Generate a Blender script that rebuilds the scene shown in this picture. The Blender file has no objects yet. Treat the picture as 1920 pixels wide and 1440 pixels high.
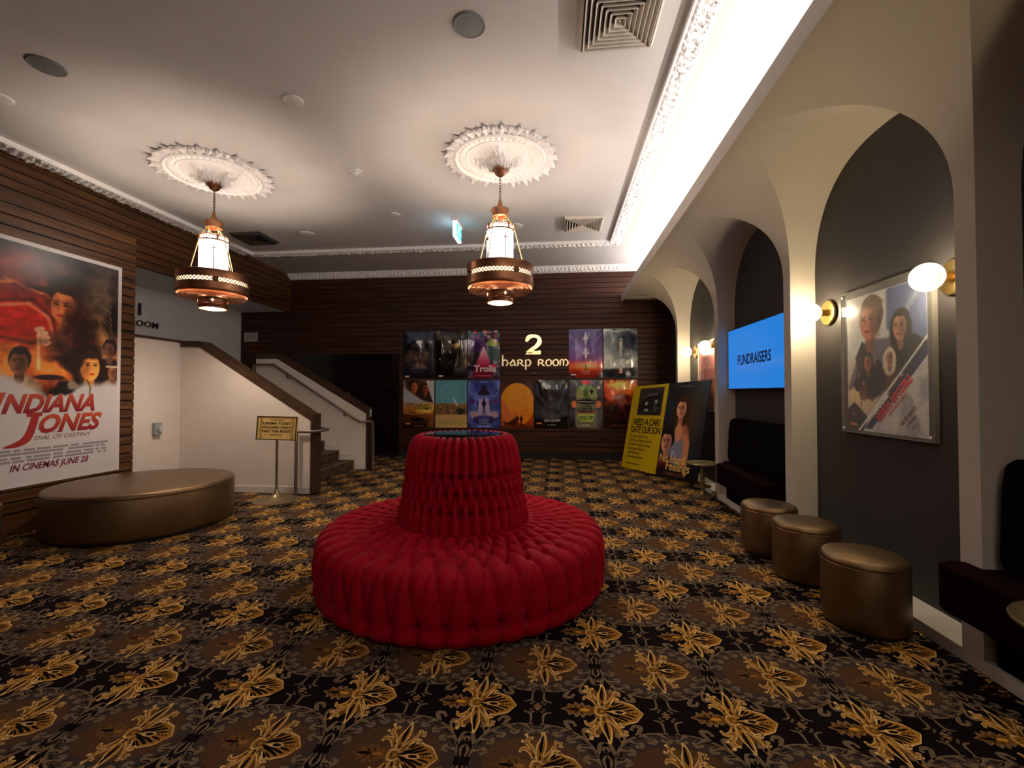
import bpy, bmesh, math, random
import numpy as np
from mathutils import Vector, Matrix
PI = math.pi
R = math.radians
SC = bpy.context.scene
COL = SC.collection

# ------------------------------------------------------------ camera, world, exposure
cd = bpy.data.cameras.new('camera')
cam = bpy.data.objects.new('camera', cd)
COL.objects.link(cam)
cam.location = (0, 0, 1.45)
cam.rotation_euler = (R(90 + 1.1), 0, R(5.83))
cd.sensor_width = 36
cd.lens = 833 / 1920 * 36
cd.clip_start = 0.05
SC.camera = cam
SC.view_settings.view_transform = 'Standard'
SC.view_settings.look = 'None'
SC.view_settings.gamma = 1
SC.view_settings.use_curve_mapping = False
SC.view_settings.exposure = 0.62
SC.cycles.use_denoising = True
SC.cycles.max_bounces = 8
SC.cycles.diffuse_bounces = 5
SC.cycles.glossy_bounces = 4
SC.cycles.transmission_bounces = 6
SC.cycles.transparent_max_bounces = 6
SC.cycles.sample_clamp_indirect = 6
SC.cycles.caustics_reflective = False
SC.cycles.caustics_refractive = False
w = bpy.data.worlds.new('world')
SC.world = w
w.use_nodes = True
w.node_tree.nodes['Background'].inputs[0].default_value = (0.9, 0.8, 0.75, 1)
w.node_tree.nodes['Background'].inputs[1].default_value = 0.02


def area(name, loc, sx, sy, energy, color, rot=(0, 0, 0)):
    l = bpy.data.lights.new(name, 'AREA')
    l.shape = 'RECTANGLE'
    l.size = sx
    l.size_y = sy
    l.energy = energy
    l.color = color
    o = bpy.data.objects.new(name, l)
    COL.objects.link(o)
    o.location = loc
    o.rotation_euler = rot
    o['kind'] = 'helper'
    return o


def point(name, loc, energy, color, rad=0.05):
    l = bpy.data.lights.new(name, 'POINT')
    l.energy = energy
    l.color = color
    l.shadow_soft_size = rad
    o = bpy.data.objects.new(name, l)
    COL.objects.link(o)
    o.location = loc
    o['kind'] = 'helper'
    return o


# light of the LED strips lying on the ledge above the arcade (shine up on the ceiling)
LED = (1.0, 0.915, 0.865)
area('cove_light', (2.05, 3.25, 3.56), 0.06, 13.0, 112, LED, (PI, R(-30), 0))
# unseen fill light added behind the camera for the near hall
area('added_rear_fill', (0.9, -2.0, 4.1), 2.4, 1.2, 34, (1.0, 0.83, 0.68), (0, 0, 0))

# ------------------------------------------------------------ materials
def srgb(c):
    return tuple(((x / 12.92) if x <= 0.04045 else ((x + 0.055) / 1.055) ** 2.4) for x in c)


MATS = {}


def mat(name, col=(.5, .5, .5), rough=.6, metal=0., spec=.5, noise=0., nscale=20., stretch=None, col2=None,
        bump=0., bscale=None, emit=0., ecol=None, sheen=0., coat=0., trans=0., ior=1.45, alpha=1., attr=None, detail=4.):
    if name in MATS:
        return MATS[name]
    m = bpy.data.materials.new(name)
    m.use_nodes = True
    nt = m.node_tree
    N, L = nt.nodes, nt.links
    b = N['Principled BSDF']
    b.inputs['Base Color'].default_value = (*col, 1)
    b.inputs['Roughness'].default_value = rough
    b.inputs['Metallic'].default_value = metal
    b.inputs['Specular IOR Level'].default_value = spec
    b.inputs['IOR'].default_value = ior
    if sheen:
        b.inputs['Sheen Weight'].default_value = sheen
        b.inputs['Sheen Roughness'].default_value = .35
        b.inputs['Sheen Tint'].default_value = (1, .12, .15, 1)
    if coat:
        b.inputs['Coat Weight'].default_value = coat
        b.inputs['Coat Roughness'].default_value = .12
    if trans:
        b.inputs['Transmission Weight'].default_value = trans
    if alpha < 1:
        b.inputs['Alpha'].default_value = alpha
    if emit:
        b.inputs['Emission Color'].default_value = (*(ecol or col), 1)
        b.inputs['Emission Strength'].default_value = emit
    tc = N.new('ShaderNodeTexCoord')
    mp = N.new('ShaderNodeMapping')
    L.new(tc.outputs['Object'], mp.inputs[0])
    if stretch:
        mp.inputs['Scale'].default_value = stretch
    src = None
    if attr:
        a = N.new('ShaderNodeAttribute')
        a.attribute_name = attr
        src = a.outputs['Color']
        L.new(src, b.inputs['Base Color'])
    if noise > 0 or col2:
        n = N.new('ShaderNodeTexNoise')
        n.inputs['Scale'].default_value = nscale
        n.inputs['Detail'].default_value = detail
        L.new(mp.outputs[0], n.inputs['Vector'])
        if src:
            mr = N.new('ShaderNodeMapRange')
            mr.inputs[1].default_value = .3
            mr.inputs[2].default_value = .7
            mr.inputs[3].default_value = 1 - noise
            mr.inputs[4].default_value = 1 + noise
            L.new(n.outputs['Fac'], mr.inputs[0])
            mx = N.new('ShaderNodeVectorMath')
            mx.operation = 'SCALE'
            L.new(src, mx.inputs[0])
            L.new(mr.outputs[0], mx.inputs['Scale'])
            L.new(mx.outputs[0], b.inputs['Base Color'])
        else:
            cr = N.new('ShaderNodeValToRGB')
            cr.color_ramp.elements[0].position = .3
            cr.color_ramp.elements[1].position = .7
            c2 = col2 or tuple(min(1, x * (1 + noise)) for x in col)
            c1 = col if col2 else tuple(x * (1 - noise) for x in col)
            cr.color_ramp.elements[0].color = (*c1, 1)
            cr.color_ramp.elements[1].color = (*c2, 1)
            L.new(n.outputs['Fac'], cr.inputs[0])
            L.new(cr.outputs[0], b.inputs['Base Color'])
    if bump:
        n2 = N.new('ShaderNodeTexNoise')
        n2.inputs['Scale'].default_value = bscale or nscale * 3
        n2.inputs['Detail'].default_value = 3
        L.new(mp.outputs[0], n2.inputs['Vector'])
        bp = N.new('ShaderNodeBump')
        bp.inputs['Strength'].default_value = bump
        bp.inputs['Distance'].default_value = .01
        L.new(n2.outputs['Fac'], bp.inputs['Height'])
        L.new(bp.outputs[0], b.inputs['Normal'])
    MATS[name] = m
    return m


M_CEIL = mat('ceiling_paint', (.62, .595, .585), .9, noise=.03, nscale=2, bump=.05, bscale=60)
M_PLASTER = mat('white_plaster', (.90, .87, .86), .7, noise=.04, nscale=30, bump=.08, bscale=90)
M_CREAM = mat('cream_paint', (.60, .545, .48), .75, noise=.03, nscale=3, bump=.06, bscale=120)
M_CHAR = mat('charcoal_paint', (.036, .032, .034), .55, noise=.08, nscale=4, bump=.1, bscale=150)
M_WHITEWALL = mat('stair_wall_paint', (.74, .67, .61), .8, noise=.03, nscale=5, bump=.12, bscale=160)
M_GREYWALL = mat('grey_wall_paint', (.80, .80, .82), .85, noise=.03, nscale=5, bump=.06, bscale=140)
M_TRIM = mat('white_trim', (.70, .66, .60), .5, noise=.03)
M_WOODBACK = mat('dark_red_wood', (.030, .0095, .005), .5, spec=.35, col2=(.088, .028, .015), nscale=2.2, stretch=(.5, 3, 9), bump=.12, bscale=9, detail=7)
M_WOODLEFT = mat('brown_wood', (.046, .018, .006), .42, spec=.4, col2=(.15, .062, .021), nscale=2.2, stretch=(3, .5, 9), bump=.12, bscale=9, detail=7)
M_WOODCAP = mat('walnut_cap', (.036, .018, .010), .4, col2=(.078, .042, .023), nscale=4, stretch=(1, 6, 6), detail=6)
M_DARKGLASS = mat('dark_door_glass', (.010, .006, .005), .07, spec=.5, noise=.1)
M_GOLD = mat('bronze_vinyl', (.20, .130, .068), .34, metal=.85, noise=.12, nscale=6, bump=.25, bscale=260)
M_BRASS = mat('brass', (.62, .43, .16), .28, metal=1., noise=.05)
M_AGEBRASS = mat('aged_brass', (.30, .24, .12), .38, metal=.8, noise=.15, nscale=15)
M_COPPER = mat('copper', (.33, .15, .08), .36, metal=.85, noise=.15, nscale=9)
M_DKCOPPER = mat('dark_copper', (.12, .055, .035), .4, metal=.8, noise=.15, nscale=9)
M_IRON = mat('rail_metal', (.22, .18, .16), .42, metal=.6, noise=.1, nscale=20)
M_VELVET = mat('red_velvet', (.34, .0006, .014), .62, spec=.12, sheen=.12, noise=.12, nscale=9, bump=.12, bscale=300)
M_BLACKV = mat('black_upholstery', (.0025, .0015, .002), .9, spec=.08, noise=.2)
M_MAROON = mat('maroon_upholstery', (.007, .0003, .0015), .9, spec=.05, noise=.2)
M_BLACK = mat('black_plastic', (.01, .01, .01), .4, noise=.1)
M_TABLEGLASS = mat('black_glass', (.004, .005, .006), .03, spec=.9, noise=.1)
M_WHITEPL = mat('white_plastic', (.72, .71, .69), .4, noise=.03)
M_GREYPL = mat('grey_plastic', (.32, .35, .37), .4, noise=.05)
M_GRILLE = mat('speaker_mesh', (.17, .18, .18), .6, noise=.3, nscale=90)
M_VENTDARK = mat('vent_shadow', (.02, .015, .014), .8, noise=.1)
M_VENT = mat('vent_enamel', (.62, .56, .48), .5, noise=.08, nscale=12)
M_SHADE = mat('glowing_glass_shade', (.9, .85, .78), .4, emit=9, ecol=(1, .87, .76), noise=.03)
M_LINER = mat('glowing_liner', (.9, .75, .5), .4, emit=3.0, ecol=(1, .72, .36), noise=.03)
M_BULB = mat('glowing_bulb', (1, .95, .85), .2, emit=14, ecol=(1, .80, .52), noise=.02)
M_SCBULB = mat('sconce_bulb_glow', (1, .95, .85), .2, emit=150, ecol=(1, .80, .50), noise=.02)
M_BULBGLASS = mat('bulb_glass', (1, .93, .8), .05, alpha=.22, noise=.01, emit=.28, ecol=(1, .85, .6))
M_LEDSTRIP = mat('led_strip', (1, 1, 1), .5, emit=6, ecol=LED, noise=.02)
M_CLEAR = mat('clear_acrylic', (.9, .9, .9), .03, spec=.5, alpha=.07, noise=.01)
M_EDGE = mat('acrylic_edge', (.18, .17, .16), .25, spec=.8, noise=.05)
M_INK = mat('black_ink', (.012, .010, .010), .6, noise=.1)
M_WINK = mat('white_ink', (.80, .78, .75), .6, noise=.05)
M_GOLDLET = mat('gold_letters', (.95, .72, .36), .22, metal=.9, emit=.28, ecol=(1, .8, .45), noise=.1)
M_PAPER = mat('poster_print', rough=.34, attr='Col', noise=.04, nscale=60)
M_PLASTICPRINT = mat('poster_print_gloss', rough=.16, attr='Col', noise=.04, nscale=60, coat=.5)
M_SIGNGOLD = mat('sign_gold', (.92, .63, .22), .5, metal=.1, noise=.12, nscale=25)

# ------------------------------------------------------------ object helpers
def mk(name, verts, faces, material=None, parent=None, smooth=False, kind=None):
    me = bpy.data.meshes.new(name)
    me.from_pydata([tuple(v) for v in verts], [], [tuple(f) for f in faces])
    me.update()
    if smooth:
        me.polygons.foreach_set('use_smooth', [True] * len(me.polygons))
    if material:
        me.materials.append(material)
    o = bpy.data.objects.new(name, me)
    COL.objects.link(o)
    if parent:
        o.parent = parent
    if kind:
        o['kind'] = kind
    return o


def tag(o, label=None, cat=None, group=None, kind=None):
    if label: o['label'] = label
    if cat: o['category'] = cat
    if group: o['group'] = group
    if kind: o['kind'] = kind
    return o


def thing(name, label, cat, loc=(0, 0, 0), rz=0, group=None):
    o = bpy.data.objects.new(name, None)
    o.empty_display_size = .1
    COL.objects.link(o)
    o.location = loc
    o.rotation_euler = (0, 0, rz)
    return tag(o, label, cat, group)


def dup(root, loc, label=None, rz=None, group=None):
    r = root.copy()
    COL.objects.link(r)
    r.location = loc
    if rz is not None:
        r.rotation_euler = (0, 0, rz)
    if label: r['label'] = label
    if group: r['group'] = group
    for ch in list(root.children):
        c = ch.copy()
        COL.objects.link(c)
        c.parent = r
        for g in ch.children:
            d = g.copy()
            COL.objects.link(d)
            d.parent = c
    return r


class MB:
    def __init__(s):
        s.v, s.f = [], []

    def add(s, vs, fs):
        k = len(s.v)
        s.v += [tuple(v) for v in vs]
        s.f += [tuple(i + k for i in f) for f in fs]
        return s

    def box(s, x0, x1, y0, y1, z0, z1):
        return s.add([(x0, y0, z0), (x1, y0, z0), (x1, y1, z0), (x0, y1, z0), (x0, y0, z1), (x1, y0, z1), (x1, y1, z1), (x0, y1, z1)],
                     [(0, 3, 2, 1), (4, 5, 6, 7), (0, 1, 5, 4), (1, 2, 6, 5), (2, 3, 7, 6), (3, 0, 4, 7)])

    def prism(s, poly, a0, a1, axis='y'):
        """extrude a 2-D polygon; axis y: poly is (x,z); axis x: (y,z); axis z: (x,y)"""
        n = len(poly)
        def p(q, a):
            return {'y': (q[0], a, q[1]), 'x': (a, q[0], q[1]), 'z': (q[0], q[1], a)}[axis]
        vs = [p(q, a0) for q in poly] + [p(q, a1) for q in poly]
        fs = [tuple(range(n)), tuple(range(2 * n - 1, n - 1, -1))]
        fs += [(i, i + n, (i + 1) % n + n, (i + 1) % n) for i in range(n)]
        return s.add(vs, fs)

    def tube(s, pts, r, seg=8, closed=False, caps=True):
        pts = [Vector(p) for p in pts]
        n = len(pts)
        k = len(s.v)
        prev = None
        rs = r if hasattr(r, '__len__') else [r] * n
        for i, p in enumerate(pts):
            if closed:
                t = (pts[(i + 1) % n] - pts[i - 1])
            else:
                t = (pts[min(i + 1, n - 1)] - pts[max(i - 1, 0)])
            t.normalize()
            if prev is None:
                a = Vector((0, 0, 1)) if abs(t.z) < .9 else Vector((1, 0, 0))
                u = t.cross(a).normalized()
            else:
                u = (prev - t * prev.dot(t)).normalized()
            prev = u
            v = t.cross(u)
            for j in range(seg):
                an = 2 * PI * j / seg
                s.v.append(tuple(p + (u * math.cos(an) + v * math.sin(an)) * rs[i]))
        m = n if closed else n - 1
        for i in range(m):
            for j in range(seg):
                a = k + i * seg + j
                b = k + i * seg + (j + 1) % seg
                c = k + ((i + 1) % n) * seg + (j + 1) % seg
                d = k + ((i + 1) % n) * seg + j
                s.f.append((a, b, c, d))
        if caps and not closed:
            s.f.append(tuple(k + j for j in range(seg))[::-1])
            s.f.append(tuple(k + (n - 1) * seg + j for j in range(seg)))
        return s

    def lathe(s, prof, seg=48, cx=0, cy=0, closed=False, a0=0, a1=2 * PI, sy=1.):
        k = len(s.v)
        full = abs(a1 - a0 - 2 * PI) < 1e-6
        m = seg if full else seg + 1
        for (r, z) in prof:
            for j in range(m):
                a = a0 + (a1 - a0) * j / seg
                s.v.append((cx + r * math.cos(a), cy + r * math.sin(a) * sy, z))
        n = len(prof)
        for i in range(n if closed else n - 1):
            for j in range(seg):
                j2 = (j + 1) % m
                i2 = (i + 1) % n
                s.f.append((k + i * m + j, k + i * m + j2, k + i2 * m + j2, k + i2 * m + j))
        return s

    def sphere(s, c, r, seg=20, rings=12, sz=1.):
        prof = [(max(1e-4, r * math.sin(PI * i / rings)), -r * sz * math.cos(PI * i / rings)) for i in range(rings + 1)]
        k = len(s.v)
        s.lathe(prof, seg)
        s.v[k:] = [(x + c[0], y + c[1], z + c[2]) for x, y, z in s.v[k:]]
        return s

    def build(s, name, material=None, parent=None, smooth=False, kind=None):
        o = mk(name, s.v, s.f, material, parent, smooth, kind)
        return o


def autosmooth(o, ang=40):
    """flat-mark sharp edges so smooth shading keeps the creases"""
    me = o.data
    bm = bmesh.new()
    bm.from_mesh(me)
    bmesh.ops.remove_doubles(bm, verts=bm.verts, dist=1e-5)
    bmesh.ops.recalc_face_normals(bm, faces=bm.faces)
    for e in bm.edges:
        e.smooth = not (len(e.link_faces) == 2 and e.calc_face_angle(0) > R(ang))
    for f in bm.faces:
        f.smooth = True
    bm.to_mesh(me)
    bm.free()
    return o


def bevel(o, wd=.01, seg=2):
    m = o.modifiers.new('b', 'BEVEL')
    m.width = wd
    m.segments = seg
    m.limit_method = 'ANGLE'
    return o


def text(body, size, material, parent, loc, name='lettering', rz=0, shear=0., sx=1., off=0., ext=.0006, align='CENTER', spacing=1., rot_in=0., sz=1.):
    """raised lettering in the local xz plane, facing local -y"""
    cu = bpy.data.curves.new(name, 'FONT')
    cu.body = body
    cu.size = size
    cu.align_x = align
    cu.shear = shear
    cu.offset = off
    cu.space_character = spacing
    cu.extrude = ext
    cu.resolution_u = 3
    t = bpy.data.objects.new('tmp_text', cu)
    COL.objects.link(t)
    bpy.context.view_layer.update()
    dg = bpy.context.evaluated_depsgraph_get()
    me = bpy.data.meshes.new_from_object(t.evaluated_get(dg))
    COL.objects.unlink(t)
    bpy.data.objects.remove(t)
    bpy.data.curves.remove(cu)
    n = len(me.vertices)
    co = np.empty(n * 3)
    me.vertices.foreach_get('co', co)
    co = co.reshape(-1, 3)
    co[:, 0] *= sx
    co[:, 1] *= sz
    c, s_ = math.cos(rot_in), math.sin(rot_in)
    x = co[:, 0] * c - co[:, 1] * s_
    y = co[:, 0] * s_ + co[:, 1] * c
    out = np.stack([x + loc[0], -co[:, 2] + loc[1], y + loc[2]], 1)
    me.vertices.foreach_set('co', out.ravel())
    me.materials.clear()
    me.materials.append(material)
    me.update()
    me.name = name
    o = bpy.data.objects.new(name, me)
    COL.objects.link(o)
    if parent:
        o.parent = parent
    return o


# ------------------------------------------------------------ painting helpers (colour per vertex of a print)
rng = np.random.RandomState(7)


def vnoise(x, y, seed=0):
    r = np.random.RandomState(seed)
    g = r.rand(64, 64)
    xi = np.floor(x).astype(int)
    yi = np.floor(y).astype(int)
    fx = x - xi
    fy = y - yi
    fx = fx * fx * (3 - 2 * fx)
    fy = fy * fy * (3 - 2 * fy)
    a = g[yi % 64, xi % 64]
    b = g[yi % 64, (xi + 1) % 64]
    c = g[(yi + 1) % 64, xi % 64]
    d = g[(yi + 1) % 64, (xi + 1) % 64]
    return (a * (1 - fx) + b * fx) * (1 - fy) + (c * (1 - fx) + d * fx) * fy


def fbm(x, y, seed=0, o=4):
    s = 0
    amp = .5
    for i in range(o):
        s = s + amp * vnoise(x * 2 ** i + 7.3 * i, y * 2 ** i + 3.1 * i, seed + i)
        amp *= .5
    return s / (1 - .5 ** o)


class Canvas:
    """u to the right 0..1, v up 0..1, a = height/width"""
    def __init__(s, W, Hh, res):
        s.W, s.H = W, Hh
        s.nx = int(W * res) + 1
        s.ny = int(Hh * res) + 1
        s.u, s.v = np.meshgrid(np.linspace(0, 1, s.nx), np.linspace(0, 1, s.ny))
        s.c = np.zeros((s.ny, s.nx, 3))
        s.a = Hh / W

    def fill(s, col):
        s.c[:] = col

    def mix(s, m, col):
        m = np.clip(m, 0, 1)[..., None]
        s.c = s.c * (1 - m) + np.array(col) * m if not isinstance(col, np.ndarray) or col.ndim < 3 else s.c * (1 - m) + col * m

    def blob(s, x, y, rx, ry, col, soft=.15, rot=0, k=1., warp=0., seed=0):
        dx = s.u - x
        dy = (s.v - y)
        if warp:
            dx = dx + warp * (fbm(s.u * 9, s.v * 9 * s.a, seed + 11) - .5)
            dy = dy + warp * (fbm(s.u * 9, s.v * 9 * s.a, seed + 23) - .5)
        if rot:
            c, q = math.cos(rot), math.sin(rot)
            dys = dy * s.a
            dx, dys = dx * c + dys * q, -dx * q + dys * c
            dy = dys / s.a
        d = np.sqrt((dx / rx) ** 2 + (dy / ry) ** 2)
        s.mix(k * np.clip((1 + soft / 2 - d) / soft, 0, 1), col)

    def poly(s, pts, col, k=1., soft=0.):
        ins = np.zeros(s.u.shape, bool)
        n = len(pts)
        for i in range(n):
            x0, y0 = pts[i]
            x1, y1 = pts[(i + 1) % n]
            if y0 == y1:
                continue
            cnd = ((y0 <= s.v) & (s.v < y1)) | ((y1 <= s.v) & (s.v < y0))
            xx = (s.v - y0) / (y1 - y0) * (x1 - x0) + x0
            ins ^= cnd & (s.u < xx)
        m = ins.astype(float)
        for _ in range(int(soft)):
            m = (m + np.roll(m, 1, 0) + np.roll(m, -1, 0) + np.roll(m, 1, 1) + np.roll(m, -1, 1)) / 5
        s.mix(m * k, col)

    def line(s, pts, wd, col, k=1., soft=.5):
        for (x0, y0), (x1, y1) in zip(pts[:-1], pts[1:]):
            ax, ay = s.u - x0, (s.v - y0) * s.a
            bx, by = x1 - x0, (y1 - y0) * s.a
            t = np.clip((ax * bx + ay * by) / (bx * bx + by * by + 1e-9), 0, 1)
            d = np.hypot(ax - t * bx, ay - t * by)
            s.mix(k * np.clip((wd - d) / (wd * soft), 0, 1), col)

    def clouds(s, c0, c1, sc=4, seed=0, contrast=2., sy=1.):
        n = fbm(s.u * sc, s.v * sc * s.a * sy, seed, 5)
        m = np.clip((n - .5) * contrast + .5, 0, 1)[..., None]
        s.c = np.array(c0) * (1 - m) + np.array(c1) * m

    def grad(s, stops):
        vs = [q[0] for q in stops]
        for k in range(3):
            s.c[..., k] = np.interp(s.v, vs, [q[1][k] for q in stops])

    def grain(s, amt=.08, sc=30, seed=5):
        s.c = s.c * (1 + amt * 2 * (fbm(s.u * sc, s.v * sc * s.a, seed, 3) - .5))[..., None]

    def bars(s, x0, x1, y0, y1, n, col, k=.8, seed=3):
        """rows of unreadable small print"""
        r = np.random.RandomState(seed)
        h = (y1 - y0) / n
        for i in range(n):
            yc = y0 + h * (i + .5)
            on = vnoise(s.u * 60, s.v * 0 + i * 3.3, seed) > .25
            m = ((np.abs(s.v - yc) < h * .3) & (s.u > x0 + r.rand() * .03) & (s.u < x1 - r.rand() * .03) & on).astype(float)
            s.mix(m * k, col)

    def head(s, x, y, r, skin, hair, turn=0., hairlen=0.6, dark=(.12, .05, .04), shoulders=None, sh=1.0, asp=1.32):
        """a plain, generic portrait head"""
        a = s.a
        ry = r * asp / a
        if shoulders:
            s.blob(x, y - 2.5 * ry, r * 2.3 * sh, ry * 1.6, shoulders, .2, warp=.02)
        if hairlen > 1:
            s.blob(x, y - .4 * ry, r * 1.35, ry * 1.6, hair, .25, warp=.03, seed=3)
        s.blob(x + .02 * r, y - 1.1 * ry, r * .45, ry * .6, tuple(q * .7 for q in skin), .2)
        s.blob(x - turn * .15 * r, y + .28 * ry, r * 1.08, ry * .98, hair, .15, warp=.02, seed=9)
        s.blob(x + turn * .1 * r, y - .04 * ry, r * .82, ry * .92, skin, .12)
        s.blob(x - turn * .45 * r, y - .1 * ry, r * .45, ry * .8, tuple(q * .55 for q in skin), .9, k=.7)
        s.blob(x - turn * .12 * r, y + .97 * ry, r * .74, ry * .26, hair, .2, warp=.01)
        for e in (-1, 1):
            s.blob(x + turn * .25 * r + e * .32 * r, y + .1 * ry, r * .15, ry * .06, dark, .5)
            s.line([(x + turn * .25 * r + (e * .32 - .2) * r, y + .24 * ry), (x + turn * .25 * r + (e * .32 + .18) * r, y + .25 * ry)], r * .05, dark, .8)
        s.line([(x + turn * .38 * r, y + .08 * ry), (x + turn * .45 * r, y - .22 * ry)], r * .06, tuple(q * .7 for q in skin), .7)
        s.blob(x + turn * .3 * r, y - .5 * ry, r * .24, ry * .07, (skin[0] * .75, skin[1] * .4, skin[2] * .4), .4)

    def figure(s, x, y, h, col, legs=1., wd=1.):
        """small standing silhouette, feet at y, height h in v units"""
        a = s.a
        hh = h * a
        s.blob(x, y + h * .93, hh * .06 * wd, h * .065, col, .2)
        s.blob(x, y + h * .67, hh * .11 * wd, h * .2, col, .2)
        s.line([(x - hh * .02, y + h * .5), (x - hh * .06 * legs, y)], hh * .04, col)
        s.line([(x + hh * .02, y + h * .5), (x + hh * .06 * legs, y)], hh * .04, col)

    def obj(s, name, parent, material, y=-.004, wave=0., seed=1, x0=None, z0=0., thick=True):
        """front sheet in the local xz plane"""
        x0 = -s.W / 2 if x0 is None else x0
        X = x0 + s.u * s.W
        Z = z0 + s.v * s.H
        Y = np.full_like(X, y)
        if wave:
            e = np.minimum(np.minimum(s.u, 1 - s.u) * 5, 1) * np.minimum(np.minimum(s.v, 1 - s.v) * 5, 1)
            Y = Y - wave * (.3 + fbm(s.u * 2.2 + seed, s.v * 2.5, seed, 3) * 1.6) * e - wave * .3 * np.abs(np.sin(3.1 * s.u + 2.5 * np.abs(s.u - .5) * s.v * 4)) * e
        co = np.stack([X, Y, Z], -1).reshape(-1, 3)
        nx, ny = s.nx, s.ny
        i, j = np.meshgrid(np.arange(nx - 1), np.arange(ny - 1))
        a_ = (j * nx + i).ravel()
        F = np.stack([a_, a_ + 1, a_ + nx + 1, a_ + nx], 1)
        me = bpy.data.meshes.new(name)
        me.vertices.add(len(co))
        me.vertices.foreach_set('co', co.ravel())
        me.loops.add(F.size)
        me.loops.foreach_set('vertex_index', F.ravel())
        me.polygons.add(len(F))
        me.polygons.foreach_set('loop_start', np.arange(0, F.size, 4))
        me.polygons.foreach_set('loop_total', np.full(len(F), 4))
        me.polygons.foreach_set('use_smooth', np.ones(len(F), bool))
        me.update()
        at = me.color_attributes.new('Col', 'FLOAT_COLOR', 'POINT')
        c = np.clip(s.c * getattr(s, 'gain', 1.), 0, 1)
        lin = np.where(c <= .04045, c / 12.92, ((c + .055) / 1.055) ** 2.4)
        rgba = np.concatenate([lin.reshape(-1, 3), np.ones((nx * ny, 1))], 1)
        at.data.foreach_set('color', rgba.ravel())
        me.materials.append(material)
        o = bpy.data.objects.new(name, me)
        COL.objects.link(o)
        if parent:
            o.parent = parent
        return o

# ------------------------------------------------------------ the room shell
ZC = 4.2            # ceiling
YB = 9.8            # back wall
XW = 2.4            # right wall behind the arcade
XP = 2.18           # front of the arcade pillars
XF = 1.40           # fascia of the light ledge
YR = -3.6           # wall behind the camera
ZT = 3.43           # underside of the vaults

MB().box(-7.7, 2.7, YR - .2, YB + .3, ZC, ZC + .1).build('ceiling', M_CEIL, kind='structure')


M_BACKING = mat('dark_groove', (.012, .006, .004), .8, noise=.1)


def boards(y_or_x, a0, a1, z0, z1, axis, out, pitch=.112, groove=.017, depth=.014, back=.05, joints=True, seed=1):
    """horizontal boards with open grooves. axis 'x': wall runs along x, faces -y; axis 'y': runs along y, faces +x"""
    m = MB()
    r = random.Random(seed)
    z = z0
    while z < z1 - .02:
        zt = min(z + pitch - groove, z1)
        segs = []
        if joints:
            p = a0
            while p < a1:
                q = min(a1, p + r.uniform(2.2, 4.2))
                if a1 - q < .6:
                    q = a1
                segs.append((p, q))
                p = q
        else:
            segs = [(a0, a1)]
        for p, q in segs:
            q2 = q - (.004 if q < a1 else 0)
            if axis == 'x':
                m.box(p, q2, y_or_x, y_or_x + depth * out, z, zt) if out > 0 else m.box(p, q2, y_or_x + depth * out, y_or_x, z, zt)
            else:
                m.box(y_or_x, y_or_x + depth * out, p, q2, z, zt)
        z += pitch
    b = MB()
    if axis == 'x':
        b.box(a0, a1, y_or_x, y_or_x + back, z0, z1)
    else:
        b.box(y_or_x - back, y_or_x, a0, a1, z0, z1)
    b.build('wall_board_backing', M_BACKING, kind='structure')
    return m


# back wall of dark boards (boards stand 14 mm proud of a backing)
boards(YB, -7.6, 2.6, .16, ZC, 'x', -1, back=.15, seed=3).build('wall_back', M_WOODBACK, kind='structure')
MB().box(-7.6, 2.6, YB - .03, YB + .1, 0, .16).build('baseboard_back', M_VENTDARK, kind='structure')
# left: lower cladding with the big poster, upper cladding set back
XL = -5.5
o = boards(XL - .014, YR, 5.27, .12, 3.47, 'y', 1, back=.05, seed=5).build('wall_left', M_WOODLEFT, kind='structure')
MB().box(XL - .09, XL - .066, YR, 5.25, 0, 3.46).build('wall_left_backing', M_WOODLEFT, kind='structure')
MB().box(XL - .05, XL + .012, YR, 5.27, 0, .12).build('baseboard_left', M_WOODLEFT, kind='structure')
boards(-6.214, YR, YB - .02, 3.335, ZC, 'y', 1, back=.05, seed=8).build('wall_left_upper', M_WOODLEFT, kind='structure')
# soffit between the upper cladding and the grey side wall over the stairs
MB().box(-7.6, -6.225, YR, YB, 3.345, 3.36).build('trim_1', M_GREYWALL, kind='structure')
MB().box(-7.6, -7.45, YR, YB, 0, 3.36).build('wall_stair_side', M_GREYWALL, kind='structure')
# wall behind the camera
MB().box(-7.6, 2.6, YR - .2, YR, 0, ZC).build('wall_front', M_CREAM, kind='structure')

# kerb under the arcade
MB().box(XP, XW + .1, YR, YB, 0, .07).build('trim_2', M_TRIM, kind='structure')
# right wall
MB().box(XW, XW + .12, YR, YB, 0, 3.6).build('wall_right', M_CHAR, kind='structure')
MB().box(XW, XW + .12, YR, YB, 3.6, ZC).build('wall_right_upper', M_CEIL, kind='structure')
# light ledge: fascia and top board
m = MB()
m.box(XF - .02, XF, YR, YB, 3.415, 3.57)
m.box(XF, XW, YR, YB, 3.47, 3.50)
m.build('trim_3', M_CREAM, kind='structure')

# arcade: pillars and vaults in one plastered surface
NEXP = 2.3
ZS = 2.5
pillars = [(-3.1, -2.98), (-1.24, -1.12), (.63, .76), (2.545, 2.67), (4.404, 4.531), (6.30, 6.445), (8.345, 8.455)]
m = MB()
NA = 28
fi = [PI / 2 * i / NA for i in range(NA + 1)]
prof = []
for f in fi:
    c = max(0, math.cos(f)) ** (2 / NEXP)
    s_ = max(0, math.sin(f)) ** (2 / NEXP)
    prof.append((c, ZS + (ZT - ZS) * s_))


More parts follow.
